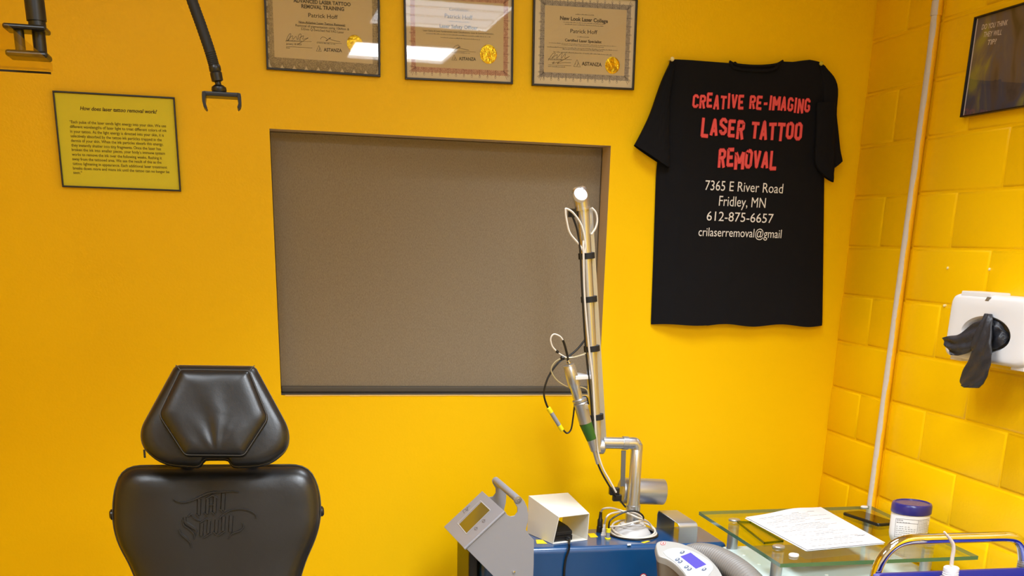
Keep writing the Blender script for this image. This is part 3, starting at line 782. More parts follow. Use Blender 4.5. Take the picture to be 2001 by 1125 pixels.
mb.rings(ribbon([((1925, 612), (1938, 614), -.118), ((1912, 640), (1938, 628), -.128), ((1900, 672), (1938, 662), -.136), ((1897, 690), (1937, 690), -.138), ((1888, 715), (1934, 716), -.138), ((1876, 742), (1928, 738), -.136), ((1878, 752), (1918, 752), -.136), ((1886, 757), (1912, 758), -.135)], .006, .0028))
obj('hanging_finger', mb, M['nitrile'], g, ang=70)
mb = MB()
mb.rings(ribbon([((1936, 618), (1950, 640), -.108), ((1905, 632), (1925, 664), -.118), ((1875, 652), (1900, 684), -.128), ((1856, 656), (1876, 694), -.132), ((1844, 660), (1864, 694), -.134)], .010, .004, seed=2), True, False)
obj('cuff', mb, M['nitrile'], g, ang=70)
mb = MB()
mb.rings(ribbon([((1925, 640), (1936, 685), -.108), ((1942, 626), (1948, 680), -.112), ((1956, 634), (1960, 672), -.108), ((1966, 648), (1968, 664), -.10)], .007, .004, seed=4))
mb.rings(ribbon([((1900, 640), (1910, 662), -.102), ((1935, 625), (1938, 670), -.104), ((1964, 650), (1966, 672), -.096)], .012, .004, seed=1))
obj('palm', mb, M['nitrile'], g, ang=70)

# ================================================================== ACRYLIC SHELF and PHONE HOLDER (upper left)
sx, sy, sz = -2.2857, -1.2, 1.9303 + .1524 - .1524
p = Yp(104, 140, -1.2); sx, sz = p.x, p.z
t = thing('acrylic_shelf', 'clear thick acrylic shelf fixed to the left wall, seen from below', 'shelf', (sx - .5, sy - .2, sz))
mb = MB().box((XL + .002, sy - .42, sz), (sx, sy, sz + .014), .0012); obj('slab', mb, M['acryl'], t)
mb = MB().box((XL + .002, sy - .002, sz - .0045), (sx - .004, sy + .001, sz - .001)); obj('edge_strip', mb, M['frame'], t, label='dark edge line under the shelf')
for yy in (sy - .06, sy - .36):
    mb = MB().box((XL + .001, yy - .015, sz - .05), (XL + .06, yy + .015, sz - .0005), .003); obj('wall_bracket', mb, M['black'], t)
t = thing('phone_holder', 'black gooseneck phone holder standing on the acrylic shelf, empty clamp hanging down', 'phone holder', (sx, sy, sz + .0145))
b0 = Yp(62, 112, sy)
mb = MB()
zb = sz + .0145
bx0, bx1 = Yp(22, 112, sy).x, Yp(103, 112, sy).x
mb.box((bx0, sy - .062, zb), (bx1, sy - .002, zb + .011), .005, seg=3)
obj('base_plate', mb, M['black'], t)
pc = Yp(78, 90, sy - .03); px_, py_ = pc.x, sy - .03
mb = MB(); mb.cyl((px_, py_, zb + .009), (px_, py_, zb + .048), .0115); mb.cyl((Yp(40, 90, sy - .04).x, sy - .042, zb + .009), (Yp(40, 90, sy - .04).x, sy - .042, zb + .046), .009)
obj('post', mb, M['black'], t)
mb = MB().box((Yp(18, 75, sy).x, sy - .06, zb + .044), (Yp(101, 75, sy).x, sy + .0, zb + .053), .004, seg=3); obj('clamp_plate', mb, M['black'], t)
mb = MB(); top = Vector((px_ - .006, py_, zb + .36))
mb.tube([(px_, py_, zb + .05), (px_ - .001, py_, zb + .062), (px_ - .001, py_, zb + .0625), top], [.0150, .0150, .0172, .0172], 24); obj('pole', mb, M['black'], t)
gp = [top + Vector((0, 0, -.01)), top + Vector((.02, 0, .06)), top + Vector((.12, 0, .10)), Yp(345, -90, sy), Yp(375, 0, sy), Yp(393, 50, sy), Yp(410, 100, sy), Yp(419, 131, sy)]
path = cr(gp, 16)
mb = MB().tube(path, [.0098 + .0007 * (i % 2) for i in range(len(path))], 14); obj('gooseneck', mb, M['blackm'], t)
mb = MB()
A, B = Yp(419, 129, sy), Yp(425, 158, sy); d = (B - A).normalized()
mb.lathe(A, d, [(.0098, -.002), (.0112, .001), (.0112, .008), (.0098, .010), (.0112, .012), (.0108, (B - A).length), (.006, (B - A).length + .002)], 18); obj('sleeve_nut', mb, M['black'], t)
mb = MB(); q = Yp(428, 175, sy)
mb.cyl(B - d * .002, q + Vector((0, 0, .004)), .0058, 14)
mb.lathe(q + Vector((0, 0, -.009)), (0, 0, 1), [(.004, 0), (.0125, .003), (.0145, .008), (.0135, .013), (.008, .017), (.0001, .0175)], 20); obj('ball_joint', mb, M['black'], t)
mb = MB()
L, Rr = Yp(396, 186, sy), Yp(470, 184, sy); zc = Yp(432, 186, sy).z
mb.box((L.x + .004, sy - .02, zc - .004), (Rr.x - .004, sy + .03, zc + .004), .002)
for x0, s in ((L.x, 1), (Rr.x, -1)):
    zz = zc - (.0275 if s > 0 else .024)
    prof = [(0, .003), (.006, .004), (.006, -.004), (.0045, -.014), (.0075, zz - zc + .003), (.0055, zz - zc), (.001, zz - zc + .004), (-.001, -.014), (-.001, -.003)]
    mb.prism([Vector((x0 + s * a, sy - .022, zc + b)) for a, b in prof], (0, .054, 0), .0008)
obj('clamp', mb, M['black'], t)

# ================================================================== CHAIR
ch = thing('treatment_chair', 'black leather reclining treatment chair with embossed backrest and padded headrest', 'chair', (-2.03, -1.15, 0))
def rounded(poly, rads, seg=6):
    out = []
    n = len(poly)
    for i in range(n):
        p = Vector((*poly[i], 0)); a = Vector((*poly[i - 1], 0)); b = Vector((*poly[(i + 1) % n], 0)); r = rads[i]
        da = min(r, (a - p).length * .48); db = min(r, (b - p).length * .48)
        A = p + (a - p).normalized() * da; B = p + (b - p).normalized() * db
        for k in range(seg + 1):
            t_ = k / seg; q = A * (1 - t_) ** 2 + p * 2 * t_ * (1 - t_) + B * t_ ** 2; out.append((q.x, q.y))
    return out
def resample(poly, n):
    P = [Vector((*p, 0)) for p in poly]; L = [0]
    for a, b in zip(P, P[1:] + P[:1]): L.append(L[-1] + (b - a).length)
    out = []; tot = L[-1]; j = 0
    for i in range(n):
        s = tot * i / n
        while L[j + 1] < s: j += 1
        a, b = P[j], P[(j + 1) % len(P)]; out.append(a.lerp(b, (s - L[j]) / max(1e-9, L[j + 1] - L[j])))
    return out
class Plane:
    def __init__(s, o, tilt):
        s.o = Vector(o); s.U = Vector((1, 0, 0)); s.V = Vector((0, math.sin(tilt), math.cos(tilt))); s.N = Vector((0, -math.cos(tilt), math.sin(tilt)))
    def uv(s, px, py):
        p = Pp(px, py, s.o, s.N) - s.o; return (p.dot(s.U), p.dot(s.V))
    def at(s, u, v, w): return s.o + s.U * u + s.V * v + s.N * w
def pad(pl, uvs, prof, interior, disp=None, n=110):
    """prof: (inset metres, w) from the back edge to the front seam; interior: (shrink factor, w)"""
    P = resample(uvs, n); c = sum(P, Vector()) / n
    nr = []
    for i in range(n):
        d = (P[(i + 1) % n] - P[i - 1]).normalized(); nr.append(Vector((-d.y, d.x, 0)))
    if (P[0] + nr[0] - c).length > (P[0] - c).length: nr = [-q for q in nr]
    mb = MB(); R = []
    for ins, w_ in prof: R.append([pl.at(*(P[i] + nr[i] * ins).xy, w_) for i in range(n)])
    ins0 = prof[-1][0]
    for f, w_ in interior:
        ring = []
        for i in range(n):
            q = c + (P[i] + nr[i] * ins0 - c) * f; ww = w_ + (disp(q.x, q.y, f) if disp else 0); ring.append(pl.at(q.x, q.y, ww))
        R.append(ring)
    mb.rings(R, True, True); return mb, P, nr
# backrest
TB = math.radians(8)
plb = Plane((-2.03, -1.32, 1.16), TB)
bp_ = [plb.uv(*q) for q in [(238, 911), (604, 909), (629, 962), (629, 1035), (585, 1130)]]
cxm = plb.uv(421, 1000)[0]
bp_ += [(cxm + .105, -.50), (cxm - .105, -.50)] + [plb.uv(*q) for q in [(262, 1130), (215, 1050), (215, 962)]]
ub = rounded(bp_, [.035, .035, .05, .05, .10, .05, .05, .10, .05, .05], 8)
def dback(u, v, f): return .0016 * math.sin(u * 38 + v * 9) * f + .001 * math.sin(v * 60) * f
mbk, PB, NBk = pad(plb, ub, [(.012, -.085), (.002, -.08), (0, -.070), (-.001, -.045), (.003, -.034)],
    [(1.0, -.033), (.988, -.023), (.965, -.0135), (.93, -.007), (.88, -.0025), (.80, 0), (.66, .001), (.5, .0015), (.34, .002), (.18, .002), (.06, .002)], dback, 130)
obk = obj('backrest', mbk, M['leather'], ch, ang=80)
def seam(pl, P, N_s, ins, w_, r, name, parent, rng=None):
    pts = [pl.at(*(P[i] + N_s[i] * ins).xy, w_) for i in (rng or range(len(P)))]
    mb = MB().tube(pts + [pts[0]], r, 6, False); return obj(name, mb, M['thread'], parent)
seam(plb, PB, NBk, .0005, -.037, .0011, 'stitched_seam', obk)
for (x, y) in ((632, 1003), (211.5, 1010)):
    p = plb.at(*plb.uv(x, y), -.055); mb = MB().lathe(p - Vector((.004 if x > 400 else -.004, 0, 0)), (1 if x > 400 else -1, 0, 0), [(.011, 0), (.011, .005), (.007, .008), (.0001, .0085)], 18); obj('side_knob', mb, M['black'], ch)
# embossed lettering: raised bevelled strokes
mb = MB()
def emb(pts, wid, h=.0026, curve=True):
    P = [plb.uv(300 + x / 7.03, 940 + y / 7.03) for x, y in pts]
    P = [Vector((*q, 0)) for q in P]
    if curve: P = cr(P, 6)
    n = len(P); rows = []
    for i, q in enumerate(P):
        d = (P[min(i + 1, n - 1)] - P[max(i - 1, 0)]).normalized(); s = Vector((-d.y, d.x, 0))
        t_ = i / (n - 1); ww = wid if not isinstance(wid, (list, tuple)) else wid[0] + (wid[1] - wid[0]) * t_ if len(wid) == 2 else (wid[0] + (wid[1] - wid[0]) * min(1, t_ * 2) if t_ < .5 else wid[1] + (wid[2] - wid[1]) * (t_ * 2 - 1))
        ww = ww / 7.03 / 1040
        rows.append([plb.at(*(q + s * ww * a).xy, .0026 + dback(q.x, q.y, .4) + b) for a, b in ((-.62, -.003), (-.5, -.0004), (-.36, h), (.36, h), (.5, -.0004), (.62, -.003))])
    mb.rings(rows, True, True, closed=False)
def stem(x0, y0, x1, y1, wid=52, foot=True):   # blackletter stem with pointed foot
    emb([(x0, y0), (x1, y1)], wid, curve=False)
    if foot: emb([(x1 - 42, y1 - 18), (x1 + 6, y1 + 30)], 18, curve=False)
emb([(268, 238), (330, 275), (430, 285), (560, 250), (700, 185), (820, 148), (960, 145), (1080, 133), (1172, 146)], (8, 34, 6))
stem(628, 240, 624, 462); stem(745, 235, 738, 445, 50); stem(845, 215, 836, 430, 50)
emb([(720, 240), (812, 190), (880, 228)], 30, curve=False); emb([(760, 325), (840, 320)], 16, curve=False)
stem(962, 165, 950, 395, 58)
emb([(480, 480), (520, 450), (560, 505), (640, 545)], (30, 10)); emb([(430, 490), (440, 560), (520, 620), (585, 670), (585, 745)], (44, 50, 8)); emb([(402, 520), (420, 600), (500, 660), (560, 730), (560, 800)], (20, 30, 8))
emb([(352, 660), (380, 720), (450, 780), (505, 840), (522, 910)], (24, 44, 6))
stem(665, 575, 655, 745, 56, False); stem(765, 535, 752, 712, 52, False); emb([(640, 565), (725, 512), (790, 535)], 26, curve=False); emb([(690, 775), (790, 712)], 24, curve=False)
stem(870, 525, 860, 705, 54); stem(965, 480, 955, 680, 54, False); emb([(895, 745), (985, 680)], 24, curve=False)
emb([(910, 500), (980, 440), (1080, 390), (1200, 378), (1320, 402), (1400, 455), (1415, 505)], (26, 16, 14))
stem(1068, 470, 1055, 690, 58, False); emb([(1020, 795), (1075, 720), (1180, 680), (1240, 620), (1215, 560)], (8, 36, 8))
obj('embossed_lettering', mb, M['leather'], obk, label='embossed blackletter lettering', ang=20)
# headrest
TH = math.radians(16)
plh = Plane((-2.03, -1.36, 1.30), TH)
hp = [plh.uv(*q) for q in [(341, 709), (498, 711), (566, 836), (564, 874), (525, 906), (462, 910), (452, 908), (445, 894), (397, 894), (390, 908), (380, 910), (316, 905), (275, 872), (271, 836)]]
uh = rounded(hp, [.008, .008, .02, .02, .03, .012, .006, .006, .006, .006, .012, .03, .02, .02], 7)
mbh, PH, NH = pad(plh, uh, [(.010, -.075), (.003, -.072), (0, -.062), (-.0015, -.040), (.001, -.022)], [(1.0, -.020), (.985, -.013), (.955, -.006), (.90, -.002), (.82, 0), (.6, .001), (.4, .001), (.2, .001), (.05, .001)])
oh = obj('headrest', mbh, M['leather'], ch, ang=80)
seam(plh, PH, NH, .0005, -.0235, .0011, 'stitched_seam', oh)
ip = [plh.uv(*q) for q in [(353, 724), (488, 726), (526, 820), (478, 894), (362, 893), (310, 813)]]
ui = rounded(ip, [.006, .006, .012, .008, .008, .012], 6)
bc = plh.uv(424, 893)
def dpad(u, v, f):
    du, dv = u - bc[0], v - bc[1]; a = math.atan2(du, dv + .004); r = math.hypot(du, dv)
    k = math.exp(-((r - .045) / .045) ** 2)
    tdu = u - bc[0]; 
    z = .0016 * k * math.sin(a * 11 + .6) * math.exp(-(a / .8) ** 2)
    z += .0030 * math.exp(-((tdu - .020) / .018) ** 2) * max(0, min(1, (v - bc[1] - .05) / .05)) * math.sin((v - bc[1]) * 22) * -1
    z += .002 * math.sin(u * 55 + v * 25) * (1 - f) 
    return z * min(1, (1 - f) * 6)
mbi, PI_, NI = pad(plh, ui, [(.004, -.004), (0, 0), (-.0005, .012), (.0005, .020), (.003, .0245)], [(1.0, .0248), (.985, .0275), (.95, .031), (.9, .0335), (.84, .035), (.77, .036), (.7, .0365), (.62, .0365), (.54, .0365), (.46, .0365), (.38, .0365), (.3, .0365), (.22, .0365), (.14, .0365), (.06, .0365)], dpad, 120)
oc = obj('head_cushion', mbi, M['leather'], oh, ang=80)
seam(plh, PI_, NI, .002, .0245, .0010, 'cushion_seam', oh)
for a, b in (((343, 711), (353, 724)), ((497, 712), (487, 726))):
    mb = MB().tube([plh.at(*plh.uv(*a), -.012), plh.at(*plh.uv(*[(a[0] + b[0]) / 2, (a[1] + b[1]) / 2]), .0005), plh.at(*plh.uv(*b), .001)], .0009, 6); obj('corner_seam', mb, M['thread'], oh)
mb = MB(); p = plh.at(*plh.uv(281, 880), -.02); mb.box(p + Vector((-.003, -.002, -.012)), p + Vector((.001, .002, .004)), .001); obj('zip_pull', mb, M['black'], oh)
mb = MB()
for x in (-2.095, -1.965): mb.box((x - .012, -1.28, .95), (x + .012, -1.26, 1.26), .003)
obj('headrest_post', mb, M['black'], ch)
mb = MB().box((-2.25, -1.85, .50), (-1.81, -1.28, .60), .03, seg=4); obj('seat', mb, M['leather'], ch)
mb = MB().lathe((-2.03, -1.5, .0), (0, 0, 1), [(.30, 0), (.30, .02), (.26, .035), (.08, .05), (.06, .06), (.06, .505)], 40); obj('pedestal', mb, M['black'], ch)
mb = MB().box((-2.10, -1.32, .48), (-1.96, -1.225, .98), .01); obj('back_support', mb, M['black'], ch)

# ================================================================== LASER CART
ZC = .80
q1_ = Zp(1419, 1057, ZC); fr = -.484
CXL, CXR, CYB = -1.325, -.545, -.250
lc = thing('laser_machine', 'navy blue medical laser cabinet with silver jointed arm and grey tilted display', 'laser machine', ((CXL + CXR) / 2, (fr + CYB) / 2, 0))
mb = MB().box((CXL, fr, .10), (CXR, CYB, ZC), .018, seg=4)
ocab = obj('cabinet', mb, M['navy'], lc)
mb = MB(); mb.box((CXL - .035, fr + .02, .08), (CXL - .006, CYB - .01, ZC - .01), .006); mb.box((CXL + .03, fr + .03, .04), (CXR - .03, CYB - .03, .102)); obj('side_bumper', mb, M['black'], lc)
for x in (CXL + .06, CXR - .06):
    for y in (fr + .04, CYB - .04):
        mb = MB().lathe((x - .014, y, .0305), (1, 0, 0), [(.012, 0), (.028, .002), (.030, .006), (.030, .022), (.028, .026), (.012, .028)], 20); mb.box((x - .02, y - .012, .045), (x + .02, y + .012, .05)); obj('caster', mb, M['blackm'], lc)
# console with display
yf = -.545
Pf = lambda x, y: Yp(870 + x / 5.489, 920 + y / 5.489, yf)
poly = [(232, 838), (620, 432), (660, 470), (700, 488), (745, 480), (775, 440), (775, 390), (742, 335), (735, 305), (748, 278), (780, 265), (812, 280), (850, 325), (880, 390), (892, 470), (886, 545), (865, 630), (905, 690), (953, 740), (950, 1000), (940, 1250), (640, 1250)]
Wv = Yp(943, 958, yf + .17) - Yp(985, 996, yf)
mb = MB().prism([Pf(*q) for q in poly], Wv.normalized() * .003, .0008)
ocs = obj('display_console', mb, M['panelg'], lc)
# far side plate carrying the other end of the handle
mb = MB(); mb.prism([Pf(*q) + Wv for q in poly], Wv.normalized() * -.003, .0008); obj('console_back_plate', mb, M['panelg'], lc)
# sloping display face (between the plates)
D_, C_ = Pf(205, 815), Pf(618, 430); A_, B_ = D_ + Wv, C_ + Wv
sl = (C_ - D_).normalized(); wn = Wv.normalized(); fn = sl.cross(wn).normalized()
if fn.z < 0: fn = -fn
def fc(s, t_, w_=0): return D_ + (C_ - D_) * s + Wv * t_ + fn * w_
# pixel to face coordinates
def fpx(x, y, w_=0):
    p = Pp(870 + x / 5.489, 920 + y / 5.489, D_, fn); return p + fn * w_
mb = MB().prism([fc(-.02, 0, 0), fc(1.02, 0, 0), fc(1.02, 1, 0), fc(-.02, 1, 0)], -fn * .003, .0012)
# rounded bend into the front plate
bend = [D_ - fn * .0, ]
mb.tube([fc(-.02, .0, -.0045), fc(1.02, .0, -.0045)], .0048, 16)
ofc = obj('display_face', mb, M['panelg'], ocs)
LC = [fpx(150, 572, .0004), fpx(386, 335, .0004), fpx(478, 422, .0004), fpx(230, 664, .0004)]
mb = MB(); mb.poly(LC); obj('lcd_screen', mb, M['lcdoff'], ofc, fix=False, label='unlit display screen with the yellow reflection in its colour')
mb = MB(); 
BZ = [fpx(136, 560, .001), fpx(378, 318, .001), fpx(486, 420, .001), fpx(230, 676, .001)]
for i in range(4):
    stroke(mb, [BZ[i], BZ[(i + 1) % 4]], .0022, fn)
obj('screen_bezel', mb, M['domew'], ofc, fix=False)
mb = MB()
for (x, y) in ((412, 536), (330, 618)):
    c = fpx(x, y, .0006); r = .0042
    stroke(mb, [c + sl * r * math.cos(k) + wn * r * 2.0 * math.sin(k) for k in [j * math.pi / 8 for j in range(17)]], .0012, fn); stroke(mb, [c - sl * .006, c + sl * .008], .0012, fn)
for a, b in (((190, 425), (205, 455)), ((190, 425), (270, 370)), ((215, 410), (240, 425)), ((205, 452), (222, 428)), ((222, 428), (245, 405)), ((235, 385), (245, 425))):
    stroke(mb, [fpx(*a, .0006), fpx(*b, .0006)], .0011, fn)
obj('printed_icons', mb, M['slated'], ofc, fix=False)
hA = Pf(780, 305) - wn * .002; hB = hA + Wv + wn * .004
mb = MB().tube([hA, hB], .0105, 24); obj('handle', mb, M['panelg'], ocs)
mb = MB().lathe(hA - wn * .0005, -wn, [(.0105, 0), (.0105, .0015), (.0085, .002), (.0001, .002)], 24); mb.lathe(hA - wn * .002, -wn, [(.0052, 0), (.0052, .0012), (.003, .0014), (.003, .0002), (.0001, .0002)], 16); obj('handle_screw', mb, M['silverd'], ocs)
p = Pf(735, 1083); mb = MB().lathe(p + Vector((0, .001, 0)), NB, [(.0055, 0), (.0055, .001), (.004, .004), (.0001, .0048)], 18); obj('dome_screw', mb, M['chrome'], ocs)
# carry handle band at right end
pts = [(1287, 1041), (1284, 1003), (1290, 997), (1340, 1028), (1357, 1040), (1360, 1075)]
mb = MB()
hb = [Vector((-.705, -.268, ZC - .001)), Vector((-.705, -.268, ZC + .046)), Vector((-.705, -.275, ZC + .056)), Vector((-.705, -.285, ZC + .060)), Vector((-.705, -.455, ZC + .060)), Vector((-.705, -.466, ZC + .056)), Vector((-.705, -.472, ZC + .046)), Vector((-.705, -.472, ZC - .001))]
hi_ = [q + Vector((0, (-1 if q.y > -.37 else 1) * (.003 if 0 < i < 7 else .003), -.003 if 0 < i < 7 else 0)) for i, q in enumerate(hb)]
for a, b, c, d in zip(hb, hb[1:], hi_[1:], hi_): mb.prism([a, b, c, d], (.060, 0, 0))
bmesh.ops.remove_doubles(mb.bm, verts=mb.bm.verts[:], dist=.00005)
obj('carry_handle', mb, M['silverd'], lc)
# dome base, post, elbow
pb = Zp(1235, 1043, ZC); bx, by = -.817, -.350
mb = MB().lathe((bx, by, ZC - .001), (0, 0, 1), [(.062, 0), (.062, .004), (.058, .012), (.050, .022), (.044, .027), (.044, .031), (.038, .034), (.038, .037), (.030, .040)], 40); obj('arm_base', mb, M['domew'], lc)
et = Yp(1238, 868, by); ez = et.z
mb = MB().lathe((bx, by, ZC + .035), (0, 0, 1), [(.0255, 0), (.0250, .004), (.0225, .006), (.0225, .06), (.0205, .0605), (.0195, .10), (.0185, .13), (.0185, ez - ZC - .05), (.0178, ez - ZC - .049), (.0178, ez - ZC - .035)], 32)
xe = bx + .006
oarm = obj('arm_post', mb, M['silver'], lc)
mb = MB().tube(cr([(bx, by, ez - .022), (bx, by, ez - .008), (bx - .006, by, ez + .002), (bx - .018, by, ez + .004), (bx - .034, by, ez + .004)], 6), .0185, 24)
mb.lathe((bx + .0035, by - .0, ez + .006), Vector((.7, -.15, .7)), [(.017, -.012), (.017, .004), (.0155, .006), (.0001, .006)], 28)
obj('elbow_joint', mb, M['silver'], lc)
xl_ = Yp(1178, 867, by).x
mb = MB().tube([(bx - .03, by, ez + .004), (xl_, by, ez + .006)], .0180, 28); obj('cross_tube', mb, M['silver'], lc)
mb = MB().tube([(bx - .030, by, ez + .004), (bx - .047, by, ez + .005)], .0205, 28); obj('collar', mb, M['silverd'], lc)
p0, p1 = Yp(1219, 880, by - .004), Yp(1217, 950, by + .03)
mb = MB().prism([p0 + Vector((-.007, 0, 0)), p0 + Vector((.007, 0, 0)), p1 + Vector((.007, 0, 0)), p1 + Vector((-.007, 0, 0))], (0, .004, 0)); obj('strap', mb, M['greym'], lc, label='flat grey strap')
cwa, cwb = Yp(1212, 958, by + .06), Yp(1296, 961, by + .06)
mb = MB().lathe(cwa, cwb - cwa, [(.033, 0), (.040, .004), (.041, .010), (.041, (cwb - cwa).length - .002), (.040, (cwb - cwa).length), (.036, (cwb - cwa).length + .0005), (.0001, (cwb - cwa).length + .0005)], 40); obj('counterweight', mb, M['silverd'], lc)
mb = MB().cyl(Vector((bx, by, cwa.z)), Vector((bx, by + .05, cwa.z)), .014); obj('counterweight_pin', mb, M['silverd'], lc)
# long double arm up to the top mirror joint
ya = by - .012
a0, a1 = Yp(1166, 882, ya), Yp(1139, 404, ya)
mb = MB().tube([a0, a1], [.0165, .0180], 28); obj('arm_tube', mb, M['silver'], lc)
b0_, b1_ = Yp(1177, 872, ya + .02), Yp(1153, 406, ya + .02)
dv = (b1_ - b0_).normalized(); sv = dv.cross(Vector((0, 1, 0))).normalized(); 
mb = MB()
q = [b0_ + sv * .017 - Vector((0, .012, 0)), b0_ - sv * .011 - Vector((0, .012, 0)), b0_ - sv * .011 + Vector((0, .014, 0)), b0_ + sv * .017 + Vector((0, .014, 0))]
w0 = .72
mid_ = [b1_ + (k - b0_) * w0 * .7 for k in q]
mb.rings([q, mid_], True, True); obj('arm_channel', mb, M['silverd'], lc, ang=20)
mb = MB().lathe(a0.lerp(Vector((xl_, by, ez + .006)), .5) + Vector((.0, .0, 0)), Vector((1, 0, 0)), [(.017, -.02), (.021, -.016), (.021, .010), (.017, .014)], 28); obj('lower_joint', mb, M['silverd'], lc)
tj0, tj1 = Yp(1138, 408, ya), Yp(1132, 372, ya)
mb = MB().tube([tj0, tj0.lerp(tj1, .5), tj1], [.0205, .0215, .0215], 30)
mb.tube([tj1, tj1 + (tj1 - tj0).normalized() * .006, tj1 + (tj1 - tj0).normalized() * .010], [.0215, .019, .012], 30)
mb.tube([tj0 + (tj0 - tj1) * .06, tj0 + (tj1 - tj0) * .06], .0225, 30)
obj('mirror_housing', mb, M['silver'], lc)
dn = Vector((.06, -.86, .50)).normalized()
dc = Yp(1135, 379, ya - .027)
mb = MB().lathe(dc - dn * .012, dn, [(.0195, 0), (.0195, .0115), (.0185, .0125), (.0001, .0125)], 36); obj('mirror_cap', mb, M['plast'], lc, label='round end cap, white for the ceiling light mirrored in it')  # white plastic stands in for the ceiling light's reflection on the mirror disc
for y in (494, 576, 672, 810):
    c = a0.lerp(a1, (882 - y) / (882 - 404)) + Vector((.004, .004, 0)); d = (a1 - a0).normalized()
    mb = MB().tube([c - d * .0085, c - d * .0080, c + d * .0080, c + d * .0085], [.022, .0238, .0238, .022], 28, flat=(1, 1)); obj('cable_band', mb, M['blackm'], lc)
mb = MB().box(Yp(1112, 424, ya - .005), Yp(1126, 408, ya + .01), .001); obj('cable_clip', mb, M['black'], lc)
# cables on the arm
yk = ya - .023
def cable(name, pts, r, m_, par=lc, n=8, lab=None):
    return obj(name, MB().tube(cr(pts, 8), r, n), M[m_], par, label=lab)
K = lambda x, y, d=0: Yp(x, y, yk - d)
cable('arm_cable', [K(1140, 470), K(1140, 494, .003), K(1142, 576, .003), K(1150, 672, .003), K(1158, 740, .003), K(1162, 810, .004), K(1166, 870), K(1176, 910), K(1192, 940), K(1204, 962)], .0032, 'cablew', lab='white cable')
cable('arm_cable', [K(1118, 420), K(1128, 450), K(1134, 494, .002), K(1138, 576, .003), K(1144, 672, .003), K(1153, 760, .003), K(1157, 810, .004), K(1162, 880), K(1172, 915), K(1190, 948), K(1204, 970)], .0030, 'cableb', lab='black cable')
cable('arm_cable', [K(1140, 492), K(1132, 478), K(1114, 456), K(1107, 430), K(1105, 412), K(1107, 408), K(1120, 416), K(1136, 440), K(1144, 475), K(1143, 494)], .0030, 'cablew', lab='white cable loop at the arm top')
cable('arm_cable', [K(1156, 406, -.02), K(1164, 415, -.02), K(1167, 430, -.02), K(1164, 445, -.02), K(1156, 458, -.02)], .0030, 'cablew', lab='white cable loop at the right of the arm top')
cable('arm_cable', [K(1143, 664), K(1128, 682), K(1110, 697), K(1095, 705), K(1080, 722), K(1068, 745), K(1063, 770), K(1068, 790), K(1073, 799)], .0030, 'cableb', lab='black cable running to the inline connector')
cable('arm_cable', [K(1099, 838), K(1108, 846), K(1116, 838), K(1120, 815), K(1124, 790), K(1136, 776), K(1146, 776), K(1150, 790)], .0026, 'cableb', lab='black cable rising from the inline connector')
A, B = K(1071, 796), K(1099, 841)
d = (B - A); Ln = d.length; mb = MB().use(M['yplast']).lathe(A, d, [(.005, 0), (.0068, .002), (.0068, Ln * .22)], 16); mb.use(M['gplast']).lathe(A + d * .22, d, [(.0062, 0), (.0062, Ln * .55)], 16); mb.use(M['yplast']).lathe(A + d * .77, d, [(.0068, 0), (.0068, Ln * .2), (.005, Ln * .23)], 16)
obj('inline_connector', mb, None, lc, label='grey and yellow inline cable connector')
# handpiece in its white holder
H_ = lambda x, y, d=0: Yp(x, y, ya - .030 - d)
h0, h1 = H_(1111, 712), H_(1130, 779)
ax = (h1 - h0); Lh = ax.length
mb = MB().lathe(h0, ax, [(.010, 0), (.0165, .001), (.0165, .006), (.0178, .008), (.0178, Lh * .62), (.0150, Lh * .66), (.0150, Lh)], 28)
ohp = obj('handpiece', mb, M['silver'], lc)
A, B = H_(1133, 783), H_(1144, 826)
mb = MB().lathe(A, B - A, [(.015, -.008), (.0215, -.005), (.0215, .001), (.019, .004), (.0215, .007), (.0200, .012), (.0190, (B - A).length)], 28); obj('handpiece_collar', mb, M['silverd'], ohp)
C2 = H_(1156, 858)
mb = MB().lathe(B, C2 - B, [(.0190, 0), (.0150, (C2 - B).length)], 28); obj('green_band', mb, M['green'], ohp)
D3, E3 = H_(1161, 880), H_(1168, 906)
mb = MB().lathe(C2, D3 - C2, [(.0150, 0), (.0100, (D3 - C2).length)], 24); mb.lathe(D3, E3 - D3, [(.0062, -.001), (.0055, (E3 - D3).length)], 16); obj('tip', mb, M['silverd'], ohp)
mb = MB().box(H_(1136, 800, .019), H_(1148, 788, .008), .002); obj('latch', mb, M['silverd'], ohp)
mb = MB(); c = H_(1143, 738)
ring = [(1126, 738), (1135, 722), (1146, 716), (1160, 718), (1166, 735), (1150, 743), (1128, 744)]
zt = H_(1143, 733).z
hp_ = [H_(1113, 735), H_(1135, 741)]
xa, xb = H_(1124, 735).x, H_(1160, 735).x
mb.prism([Vector((xa - .004, ya - .050, zt)), Vector((xb, ya - .020, zt)), Vector((xb, ya + .045, zt)), Vector((xa + .02, ya + .055, zt)), Vector((xa + .012, ya + .0, zt)), Vector((xa + .004, ya - .012, zt))], (0, 0, -.012), .002)
obj('handpiece_holder', mb, M['plast'], lc, label='white handpiece holder')
cable('handpiece_lead', [H_(1110, 710), H_(1109, 696), H_(1104, 676), H_(1100, 664)], .0036, 'cableb', ohp)
cable('handpiece_lead', [H_(1101, 666), H_(1094, 657), H_(1082, 653), H_(1076, 662), H_(1079, 676), H_(1087, 686)], .0024, 'cablew', ohp)
cable('handpiece_lead', [H_(1085, 684), H_(1092, 690), H_(1100, 695), H_(1107, 698), H_(1120, 698), H_(1142, 692)], .0020, 'cablew', ohp)
mb = MB().lathe(H_(1086, 685), H_(1095, 691) - H_(1086, 685), [(.002, 0), (.0042, .002), (.0042, .009), (.002, .011)], 12); mb.lathe(H_(1095, 699), H_(1107, 700) - H_(1095, 699), [(.003, 0), (.006, .003), (.006, .010), (.003, .013)], 12); obj('lead_clip', mb, M['black'], ohp)
